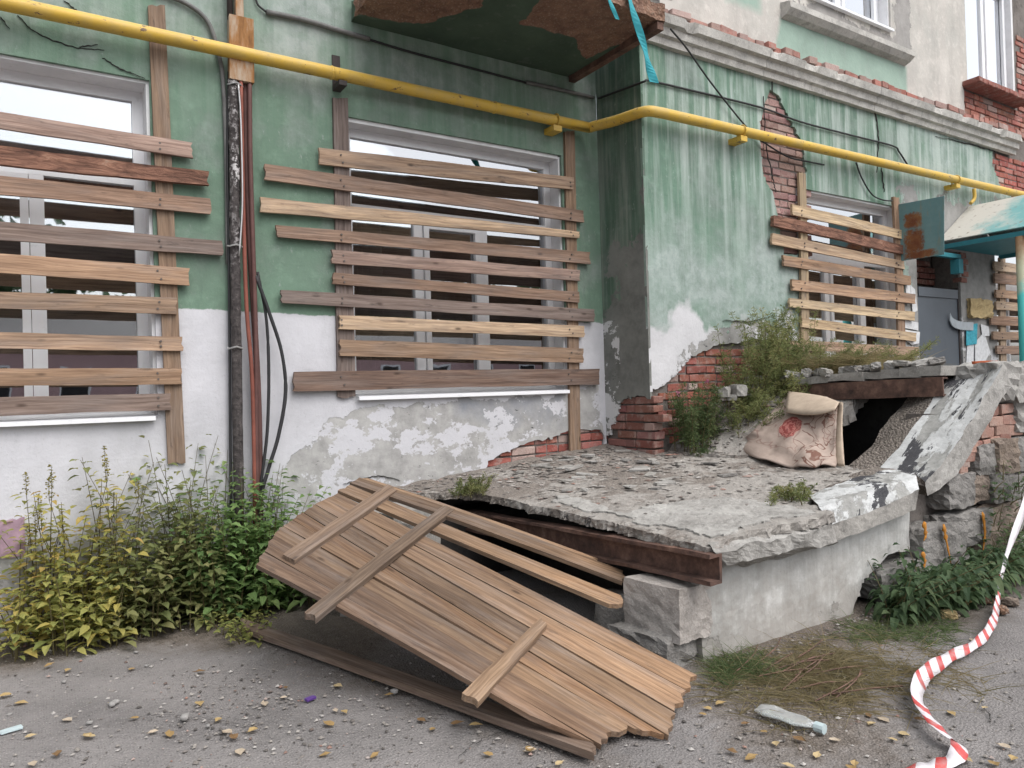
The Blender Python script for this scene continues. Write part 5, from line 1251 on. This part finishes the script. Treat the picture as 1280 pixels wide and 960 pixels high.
for i, (x, y) in enumerate(LP):
    p = G(x+rnd.uniform(-2, 2), y, .008); k = rnd.randrange(5); o = bpy.data.objects.new('fallen_leaf', lm[k]); s = rnd.uniform(.035, .06)
    link(o, None, Matrix.Translation(Vector(p)) @ Matrix.Rotation(rnd.uniform(0, 6.28), 4, 'Z') @ Matrix.Diagonal((s, s, s, 1))); 
    z_ = ('below the left weeds' if x < 230 else 'in front of the loose plank' if x < 520 else 'under the fallen wooden panel end' if x < 720 else 'beside the flattened plastic bottle' if x < 1050 else 'beside the barrier tape')
    tag(o, 'small '+('dark brown', 'ochre brown', 'yellow', 'pale yellow', 'pale beige')[k]+' dry leaf on the asphalt '+z_, 'leaf', 'fallen leaves on the asphalt')

# pebbles, chips
def scatter(name, pts, smin, smax, mat, parent, label, cat, flat_=.5, seed=3, kind='stuff'):
    r = np.random.RandomState(seed); base = np.array([(1,0,0),(-1,0,0),(0,1,0),(0,-1,0),(0,0,1),(0,0,-1)], float); Fb = [(0,2,4),(2,1,4),(1,3,4),(3,0,4),(2,0,5),(1,2,5),(3,1,5),(0,3,5)]
    V = []; Fc = []; tint = []
    for p in pts:
        s = smin+(smax-smin)*r.rand()**3; q = base*s*r.uniform(.6, 1.3, (6, 3))*np.array((1.2, .9, flat_)); a = r.rand()*6.28; c_, s_ = math.cos(a), math.sin(a)
        q = np.stack([q[:, 0]*c_-q[:, 1]*s_, q[:, 0]*s_+q[:, 1]*c_, q[:, 2]], 1)+np.array(p); o = len(V); V += list(q); Fc += [tuple(i+o for i in f) for f in Fb]; tint += [r.rand()]*6
    o = solid(name, V, Fc, mat, parent, attrs={'tint': tint}); tag(o, label, cat, kind=kind); return o
t = NT('chips'); cc = t.ramp(t.attr('tint'), [(0, (.08, .073, .068)), (.35, (.18, .163, .15)), (.7, (.29, .268, .245)), (.9, (.40, .38, .36)), (.96, (.30, .18, .145)), (1, (.12, .10, .09))]); MAT['chips'] = t.out(cc, .9, None, .2)
pts = []
for i in range(6500):
    px, py = rnd.uniform(-20, 1290), 800+160*rnd.random()**.9
    dens = .25+.9*math.exp(-((px-300)/130)**2-((py-880)/50)**2)+.5*math.exp(-((px-1000)/120)**2-((py-880)/60)**2)
    if rnd.random() < dens:
        p = G(px, py, .004)
        if not (p[0] > 2.8 and p[1] > -2.75): pts.append(p)
for i in range(500): pts.append((rnd.uniform(2.8, 4.4), -2.78-abs(rnd.gauss(0, .1)), .006))
for i in range(700): pts.append((rnd.uniform(-.6, 1.2), -.05-abs(rnd.gauss(0, .3)), .006))
scatter('gravel', pts, .002, .013, 'chips', None, 'grey gravel and grit scattered over the asphalt', 'gravel', .6, 3)
pts = []
while len(pts) < 2200:
    x, y = rnd.uniform(2.3, 5.2), rnd.uniform(-2.6, -.02)
    if float(sdpoly(np.array(x), np.array(y), SL)) < .06: continue
    if rnd.random() < .25+.75*math.exp(-((y+.45)/.55)**2): pts.append((x, y, float(sdisp(np.array(x), np.array(y)))+.004))
scatter('plaster_chips', pts, .004, .034, 'chips', None, 'crushed plaster and mortar chips strewn over the porch slab', 'rubble', .22, 5)
pts = []
while len(pts) < 500:
    x, y = rnd.uniform(4.7, 6.2), rnd.uniform(-1.6, -.62)
    if float(sdpoly(np.array(x), np.array(y), BK)) > .05: pts.append((x, y, float(bankz(np.array(x), np.array(y)))+.006))
scatter('bank_rubble', pts, .006, .045, 'chips', None, 'broken mortar lumps on the bank beside the green block', 'rubble', .6, 6)
# asphalt cracks
for pts in [[(150, 900), (210, 893), (300, 905), (350, 925)], [(560, 960), (600, 925), (640, 915), (700, 930)], [(1225, 870), (1240, 900), (1280, 915)]]:
    P = spline([G(a, b, .009) for a, b in pts], 14); V = []; Fc = []
    for i, p in enumerate(P):
        q = p+np.array((rnd.uniform(-1, 1), rnd.uniform(-1, 1), 0))*.008; wq = .0035*rnd.uniform(.3, 1.3)*math.sin(math.pi*(i+.5)/len(P)); V += [q+np.array((0, wq, 0)), q-np.array((0, wq, 0))]
    for i in range(len(P)-1): Fc.append((2*i, 2*i+1, 2*i+3, 2*i+2))
    solid('crack', V, Fc, 'dark_inside', g)
# larger fragments on the slab
for i in range(34):
    x, y = rnd.uniform(2.6, 4.5), rnd.uniform(-1.7, -.15); 
    if float(sdpoly(np.array(x), np.array(y), SL)) < .1: continue
    o = rockbox('plaster_fragment', (x, y, float(sdisp(np.array(x), np.array(y)))+.008), (rnd.uniform(.06, .17), rnd.uniform(.05, .09), rnd.uniform(.012, .022)), rnd.choice(['slab_edge', 'concrete', 'slab_edge', 'stone']), None, rnd.uniform(0, 3), .03, 2, 0, (rnd.uniform(-.1, .1), rnd.uniform(-.12, .12)), False, .85)
    tag(o, 'flat grey plaster fragment on the porch slab '+('by the brick corner' if y > -.7 and x > 3.6 else 'below the boarded window' if y > -.7 else 'near the carpet' if x > 3.9 else 'near the rusty beam' if x < 3.1 else 'in the middle of the slab'), 'fragment', 'plaster fragments on the porch slab')
p = G(718, 592, .70); o = rockbox('lath_piece', (p[0], p[1], float(sdisp(p[0], p[1]))+.015), (.30, .05, .02), 'slab_edge', None, .55, .01, 2, 0, (0, 0), False, .95); tag(o, 'long pale strip of plaster lying on the porch rubble', 'fragment')
# whitish lumps among the bushes, rubbish at right foot
for x, y, s in [(905, 490, .09), (922, 488, .10), (935, 492, .06), (915, 497, .05)]:
    p = W(x, y, -.95); o = rockbox('mortar_lump', p, (s*1.6, s, s), 'slab_edge', None, rnd.uniform(0, 3), .05, 2, 0, (0, 0), False, .75); tag(o, 'whitish broken mortar lump lodged under the bushes', 'lump', 'mortar lumps under the bushes')
for x, y, s, mt in [(1206, 752, .09, 'foam'), (1186, 768, .08, 'foam'), (1232, 750, .07, 'balcony_soil'), (1252, 762, .07, 'balcony_soil'), (1262, 752, .08, 'stone_tan')]:
    p = G(x, y, .025); o = rockbox('rubble_lump', p, (s*1.0, s*.7, s*.55), mt, None, rnd.uniform(0, 3), .09, 4, 0, (0, 0), False, .5)
    tag(o, 'crumbled yellow foam lump at the foot of the stones' if mt == 'foam' else 'reddish brick lump at the foot of the stone wall', 'lump', 'rubble lumps at the stone foot')
for x, y, s in [(140, 880, .05), (112, 903, .035), (145, 877, .045), (231, 896, .06), (80, 852, .03), (260, 907, .03), (493, 864, .05), (12, 893, .03), (170, 815, .03), (183, 832, .03)]:
    o = rockbox('stone_pebble', G(x, y, s*.3), (s*.65, s*.5, s*.32), 'pebble_grey', None, rnd.uniform(0, 3), .05, 2, 0, (0, 0), True, .5); tag(o, 'pale grey pebble lying on the asphalt', 'pebble', 'pebbles on the asphalt')

# ================================================================== PLANTS
class Leaves:
    def __init__(s): s.V = []; s.F = []; s.t = []
    def leaf(s, p, d, up, L, wd, tint, droop=.25):
        d = nrm(d); sd = np.cross(d, up); l = np.linalg.norm(sd)
        if l < 1e-4: return
        sd /= l; n = np.cross(sd, d); o = len(s.V)
        a = p+d*L*.28-np.array((0, 0, L*droop*.08)); b = p+d*L*.62-np.array((0, 0, L*droop*.4)); e = p+d*L-np.array((0, 0, L*droop))
        if wd < .012:
            s.V += [p, b-sd*wd/2, e, b+sd*wd/2]; s.F += [(o, o+1, o+2, o+3)]; s.t += [tint]*4; return
        q = n*wd*.16; s.V += [p, a-sd*wd*.48+q, b-sd*wd*.40+q, e, b+sd*wd*.40+q, a+sd*wd*.48+q, a, b]
        s.F += [(o, o+1, o+6), (o+1, o+2, o+7, o+6), (o+2, o+3, o+7), (o+3, o+4, o+7), (o+4, o+5, o+6, o+7), (o+5, o, o+6)]; s.t += [tint]*8
    def blade(s, p, d, L, wd, tint, bend=.4, seg=3):
        d = nrm(d); sd = nrm(np.cross(d, (rnd.uniform(-1, 1), rnd.uniform(-1, 1), .2))); o = len(s.V)
        h = nrm((d[0]+1e-4, d[1], 0))
        for i in range(seg+1):
            t = i/seg; q = p+d*L*t+(h*.5-np.array((0, 0, .6)))*bend*L*t*t; w_ = wd*(1-t*.9)/2; s.V += [q-sd*w_, q+sd*w_]; s.t += [tint]*2
        for i in range(seg): a = o+2*i; s.F.append((a, a+1, a+3, a+2))
    def make(s, name, mat, parent): return solid(name, s.V, s.F, mat, parent, attrs={'tint': s.t})
class Stems:
    def __init__(s): s.m = MB()
    def add(s, pts, r0, r1): n = len(pts); s.m.tube(pts, [r0+(r1-r0)*i/(n-1) for i in range(n)], 4, False)
    def make(s, parent, mat='stemmat'):
        return tag(solid('stem', s.m.V, s.m.F, mat, parent, attrs={'tint': [.5]*len(s.m.V)}), kind='stuff')
UPV = np.array((0, 0, 1.0))
def broadleaf(name, label, cat, bases, hfun, lsize, mat, npst=26, lean=.18, bias=(0, -.35), tintf=None, spikes=0, droop=.35, side=0.0, low=.05):
    c = np.mean([b for b in bases], 0); root = thing(name, (c[0], c[1], min(b[2] for b in bases)), label, cat); L = Leaves(); S = Stems(); K = Leaves()
    for b in bases:
        b = np.array(b, float); h = hfun(b); az = rnd.uniform(0, 6.28); ln = rnd.uniform(.2, 1)*lean
        off = np.array((math.cos(az)*ln+bias[0]*lean*rnd.random(), math.sin(az)*ln*.8+bias[1]*lean*rnd.random(), 0))
        pts = [b+off*h*(t**1.6)*2+UPV*h*t for t in np.linspace(0, 1, 7)]; S.add(pts, .0045, .0015)
        tb = (tintf(b) if tintf else rnd.random()*.6)
        P = np.array(pts)
        for k in range(npst):
            t = low+(1-low)*(k+rnd.random())/npst; p = np.array([np.interp(t, np.linspace(0, 1, 7), P[:, q]) for q in range(3)])
            an = k*2.4+rnd.uniform(-.6, .6); sz = lsize*(1.1-.35*t)*rnd.uniform(.5, 1.3)
            d = np.array((math.cos(an), math.sin(an), rnd.uniform(-.1, .6))); pet = p+nrm(d)*sz*rnd.uniform(.3, 1.6)
            L.leaf(pet, d, UPV+nrs.uniform(-.35, .35, 3), sz*1.25, sz*.72, min(1, max(0, tb+rnd.uniform(-.22, .22))), droop*rnd.uniform(.4, 1.6))
        if spikes and rnd.random() < spikes:
            for k in range(46):
                t = rnd.random(); q = P[-1]+UPV*.13*t+np.array((rnd.gauss(0, .010), rnd.gauss(0, .010), 0))*(1.4-t); K.leaf(q, (rnd.uniform(-1, 1), rnd.uniform(-1, 1), rnd.uniform(.1, 1)), UPV+nrs.uniform(-.4, .4, 3), .018, .012, rnd.random())
            S.add([P[-1], P[-1]+UPV*.12], .002, .001)
    L.make('foliage', mat, root); S.make(root)
    if K.V: tag(K.make('flower_spike', 'goldspike', root), kind='stuff')
    return root
def feather(name, label, cat, bases, hr, mat, lean=.35, nl=60, ll=.05, wd=.006, bias=(0, -.3), flowers=0):
    c = np.mean(bases, 0); root = thing(name, (c[0], c[1], min(b[2] for b in bases)), label, cat); L = Leaves(); S = Stems(); K = Leaves()
    for b in bases:
        b = np.array(b, float); h = rnd.uniform(*hr); az = rnd.uniform(0, 6.28)
        off = np.array((math.cos(az)+bias[0], math.sin(az)+bias[1], 0))*lean*rnd.uniform(.2, 1)
        P = np.array([b+off*h*t**1.5+UPV*h*t for t in np.linspace(0, 1, 6)]); S.add(list(P), .004, .0012); tb = rnd.random()*.7
        for k in range(nl):
            t = .12+.88*rnd.random(); p = np.array([np.interp(t, np.linspace(0, 1, 6), P[:, q]) for q in range(3)])
            d = np.array((rnd.uniform(-1, 1), rnd.uniform(-1, 1), rnd.uniform(0, .9))); br = ll*(1.4-t)*rnd.uniform(.6, 1.4); e = p+nrm(d)*br
            for q in range(4):
                s_ = p+(e-p)*rnd.random(); L.leaf(s_, d+nrs.uniform(-.8, .8, 3), nrs.uniform(-1, 1, 3), ll*rnd.uniform(.4, .9), wd, min(1, max(0, tb+rnd.uniform(-.25, .25))), .1)
        if flowers and rnd.random() < flowers:
            for k in range(14): L2 = K.leaf(P[-1]+nrs.uniform(-.012, .012, 3), nrs.uniform(-1, 1, 3), nrs.uniform(-1, 1, 3), .022, .016, rnd.random())
    L.make('foliage', mat, root); S.make(root)
    if K.V: tag(K.make('flower', 'pinkpetal', root), kind='stuff')
    return root
def grass(name, label, cat, bases, Lr, mat, n=8, wd=.004, flatn=.5, kind=None, extra=0):
    L = Leaves()
    for b in bases:
        tb = rnd.random()
        for k in range(n):
            d = np.array((rnd.uniform(-1, 1), rnd.uniform(-1, 1), rnd.uniform(.1, 1)*(1-flatn)+.05)); L.blade(np.array(b)+np.array((rnd.gauss(0, .015), rnd.gauss(0, .015), 0)), d, rnd.uniform(*Lr), wd*rnd.uniform(.6, 1.3), min(1, max(0, tb*.6+rnd.uniform(0, .4))), rnd.uniform(.1, .6))
    o = solid(name, L.V, L.F, mat, None, attrs={'tint': L.t}); tag(o, label, cat, kind=kind); return o
def gz(x, y): return 0.0
# left yellow-green weeds
def hl(b): return (.44+.54*np.clip((b[1]+.62)/.55, 0, 1))*rnd.uniform(.45, 1.1)*(.72+.28*math.sin((b[0]+.4)*2.2))
bases = [(rnd.uniform(-.12, .42), -rnd.random()**1.3*.55-.04, 0) for _ in range(54)]
broadleaf('weed_clump', 'yellowing weeds with golden flower spikes against the white wall', 'weeds', bases, hl, .060, 'leaf_yellow', 34, .22, spikes=.3, tintf=lambda b: .2+.55*rnd.random())
bases = [(rnd.uniform(.35, .95), -rnd.random()**1.2*.55-.04, 0) for _ in range(62)]
broadleaf('weed_clump', 'olive green leafy weeds between the yellow weeds and the riser pipe', 'weeds', bases, lambda b: (.48+.6*np.clip((b[1]+.6)/.5, 0, 1))*rnd.uniform(.6, 1.05), .062, 'leaf_olive', 34, .2, tintf=lambda b: .2+.5*rnd.random())
bases = [(rnd.uniform(.9, 1.55), -rnd.random()**1.2*.5-.04, 0) for _ in range(66)]
broadleaf('weed_clump', 'fresh green nettle clump at the foot of the riser pipe', 'weeds', bases, lambda b: (.48+.55*np.clip((b[1]+.55)/.5, 0, 1))*rnd.uniform(.7, 1.08)*(1-.25*max(0, b[0]-1.3)/.3), .066, 'leaf_green', 36, .18, tintf=lambda b: .15+.5*rnd.random())
bases = [(G(x, y)[0], G(x, y)[1], 0) for x, y in [(rnd.uniform(262, 330), rnd.uniform(775, 808)) for _ in range(26)]]
broadleaf('weed_tuft', 'low pale green weeds over the end of the loose plank', 'weeds', bases, lambda b: rnd.uniform(.04, .13), .035, 'leaf_yellow', 12, .5, tintf=lambda b: .1+.35*rnd.random())
# feathery plants by the green block
bz = lambda x, y: float(bankz(np.array(x), np.array(y)))
feather('flowering_weed', 'bright green feathery plant with pink flowers at the block corner', 'weeds', [(4.84+rnd.uniform(-.16, .2), -.78+rnd.uniform(-.14, .1), .80) for _ in range(30)], (.32, .62), 'leaf_feather', .35, 60, .055, .008, (-.2, -.4), .12)
feather('wormwood_bush', 'olive feathery wormwood bush growing on the bank against exposed bricks', 'bush', [(x, y, bz(x, y)-.02) for x, y in [(rnd.uniform(5.2, 6.35), rnd.uniform(-1.1, -.66)) for _ in range(66)]], (.30, .78), 'leaf_olive', .6, 60, .06, .007, (-.1, -.3))
feather('wormwood_bush', 'low feathery green growth hanging over the bank below the wormwood', 'bush', [(x, y, bz(x, y)-.02) for x, y in [(rnd.uniform(5.0, 5.7), rnd.uniform(-1.35, -.95)) for _ in range(34)]], (.12, .32), 'leaf_olive', .9, 50, .05, .007, (-.4, -.6))
bases = [(rnd.uniform(5.75, 6.9), rnd.uniform(-1.75, -.9), 1.41+rnd.uniform(0, .16)) for _ in range(230)]
grass('hay_heap', 'heap of dry hay on the upper landing below the boarded window', 'hay', bases, (.15, .36), 'hay', 14, .005, .62, 'stuff')
feather('dry_brush', 'grey green dry brushwood lying on the hay heap', 'brush', [(rnd.uniform(5.8, 6.8), rnd.uniform(-1.7, -1.1), 1.46) for _ in range(30)], (.10, .26), 'leaf_olive', 1.5, 50, .05, .005, (-.6, -.6))
# nettles at the stone foot
bases = [(rnd.uniform(4.05, 5.25), rnd.uniform(-3.02, -2.80), 0) for _ in range(80)]
broadleaf('nettle_clump', 'dark green broad leaved nettles under the broken white porch side', 'weeds', bases, lambda b: rnd.uniform(.10, .36)*(1-.5*max(0, b[0]-4.7)), .062, 'leaf_dark', 24, .55, (.5, -1.0), droop=.9, tintf=lambda b: .15+.5*rnd.random())
bases = [(rnd.uniform(5.3, 6.2), rnd.uniform(-3.05, -2.84), 0) for _ in range(46)]
broadleaf('weed_clump', 'green weeds at the stone wall foot beside the barrier tape', 'weeds', bases, lambda b: rnd.uniform(.1, .34), .055, 'leaf_dark', 20, .4, tintf=lambda b: .3+.5*rnd.random())
bases = [(W(x, y, -2.86)[0], -2.84, W(x, y, -2.86)[2]) for x, y in [(rnd.uniform(1246, 1285), rnd.uniform(600, 690)) for _ in range(26)]]
broadleaf('creeper', 'small green creeper climbing the stones by the white tape', 'creeper', bases, lambda b: rnd.uniform(.05, .14), .035, 'leaf_dark', 10, .6, (0, -1), tintf=lambda b: .4+.4*rnd.random())
# dry grass at the porch foot
bases = [G(x, y, .005) for x, y in [(rnd.gauss(1030, 60), rnd.gauss(845, 24)) for _ in range(240)]]
bases = [b for b in bases if b[1] < -2.80]
grass('dry_grass', 'flattened dry olive grass in front of the white porch side', 'grass', bases, (.10, .30), 'drygrass', 9, .004, .78, 'stuff')
bases = [G(x, y, .005) for x, y in [(rnd.uniform(885, 965), rnd.gauss(838, 12)) for _ in range(60)]]
bases = [b for b in bases if b[1] < -2.77]
grass('grass_tuft', 'green grass tuft at the white porch corner', 'grass', bases, (.07, .17), 'leaf_feather', 12, .0045, .3)
bases = [G(x, y, .005) for x, y in [(rnd.uniform(1040, 1200), rnd.gauss(790, 10)) for _ in range(90)]]
bases = [b for b in bases if b[1] < -2.80]
grass('grass_tuft', 'short green grass in front of the nettles', 'grass', bases, (.05, .14), 'leaf_feather', 10, .004, .5)
tw_ = MB()
for i in range(16):
    x, y = rnd.gauss(985, 40), rnd.gauss(850, 14); p = G(x, y, .02); a = rnd.uniform(-.6, .3); l = rnd.uniform(.2, .5); tw_.tube(spline([p, p+np.array((math.cos(a)*l*.5, math.sin(a)*l*.5, .02)), p+np.array((math.cos(a+.15)*l, math.sin(a+.15)*l, 0))], 4), .0035, 4)
o = tw_.make('dry_twigs', 'rust'); tag(o, 'thin brown twigs lying in the dry grass', 'twigs', kind='stuff')
for (x, y, z, l, nb, hr, mt) in [(592, 628, .60, 'brownish green tuft at the slab edge above the wooden panel', 30, (.04, .13), 'leaf_olive'), (988, 627, .66, 'dark green moss tuft beside the lower coping', 26, (.03, .08), 'leaf_olive'), (880, 572, .76, 'tiny pale green weed on the porch slab below the carpet', 20, (.03, .10), 'leaf_feather'), (905, 566, .77, 'small yellow green weed beside the carpet corner', 16, (.04, .12), 'leaf_feather')]:
    p0 = G(x, y, z); bb = [(p0[0]+rnd.gauss(0, .07), p0[1]+rnd.gauss(0, .05), 0) for _ in range(nb)]; bb = [(a, b, float(sdisp(np.array(a), np.array(b)))) for a, b, _ in bb]
    feather('weed_tuft', l, 'weeds', bb, hr, mt, .8, 18, .03, .006, (0, -.2))

# ================================================================== ACROSS THE STREET (seen only as reflections in the panes)
ph = thing('pink_house', (12, -40, 0), 'low pink house across the street mirrored in the window panes', 'building')
m = MB(); m.box((-14, -44, 0), (40, -36, 4.2)); m.make('wall', 'pink_wall', ph)
V = [(-14.5, -35.5, 4.2), (40.5, -35.5, 4.2), (40.5, -44.5, 4.2), (-14.5, -44.5, 4.2), (-14.5, -40, 6), (40.5, -40, 6)]
solid('roof', V, [(0, 1, 5, 4), (2, 3, 4, 5), (0, 4, 3), (1, 2, 5), (0, 3, 2, 1)], 'roof_sheet', ph)
for i in range(16):
    x = -12+i*3.3; m = MB(); m.box((x, -36.02, 1.4), (x+1.3, -35.95, 3.1)); wn = m.make('window', 'white_upvc', ph)
    m = MB(); m.box((x+.1, -35.945, 1.5), (x+1.2, -35.93, 3.0)); m.make('pane', 'dark_room', wn)
for i in range(11):
    x = -22+i*7.5+rnd.uniform(-1.5, 1.5); y = -48+rnd.uniform(-2, 2); h = rnd.uniform(9, 13)
    tr = thing('tree', (x, y, 0), 'leafy tree behind the pink house mirrored in the panes', 'tree', 'trees across the street')
    m = MB(); m.tube([(x, y, 0), (x+.1, y, h*.4), (x-.1, y+.2, h*.8)], [.28, .2, .06], 7); m.make('trunk', 'bark', tr)
    L = Leaves()
    for k in range(1700):
        a = nrs.normal(0, 1, 3); a = a/np.linalg.norm(a)*nrs.uniform(.5, 1)**.5*(1+.3*math.sin(a[0]*5+a[2]*4))
        L.leaf(np.array((x, y, h*.6))+a*np.array((3.6, 3, h*.4)), nrs.uniform(-1, 1, 3), nrs.uniform(-1, 1, 3), nrs.uniform(.5, .9), .5, rnd.random()*.7, .2)
    L.make('crown', 'leaf_dark', tr)
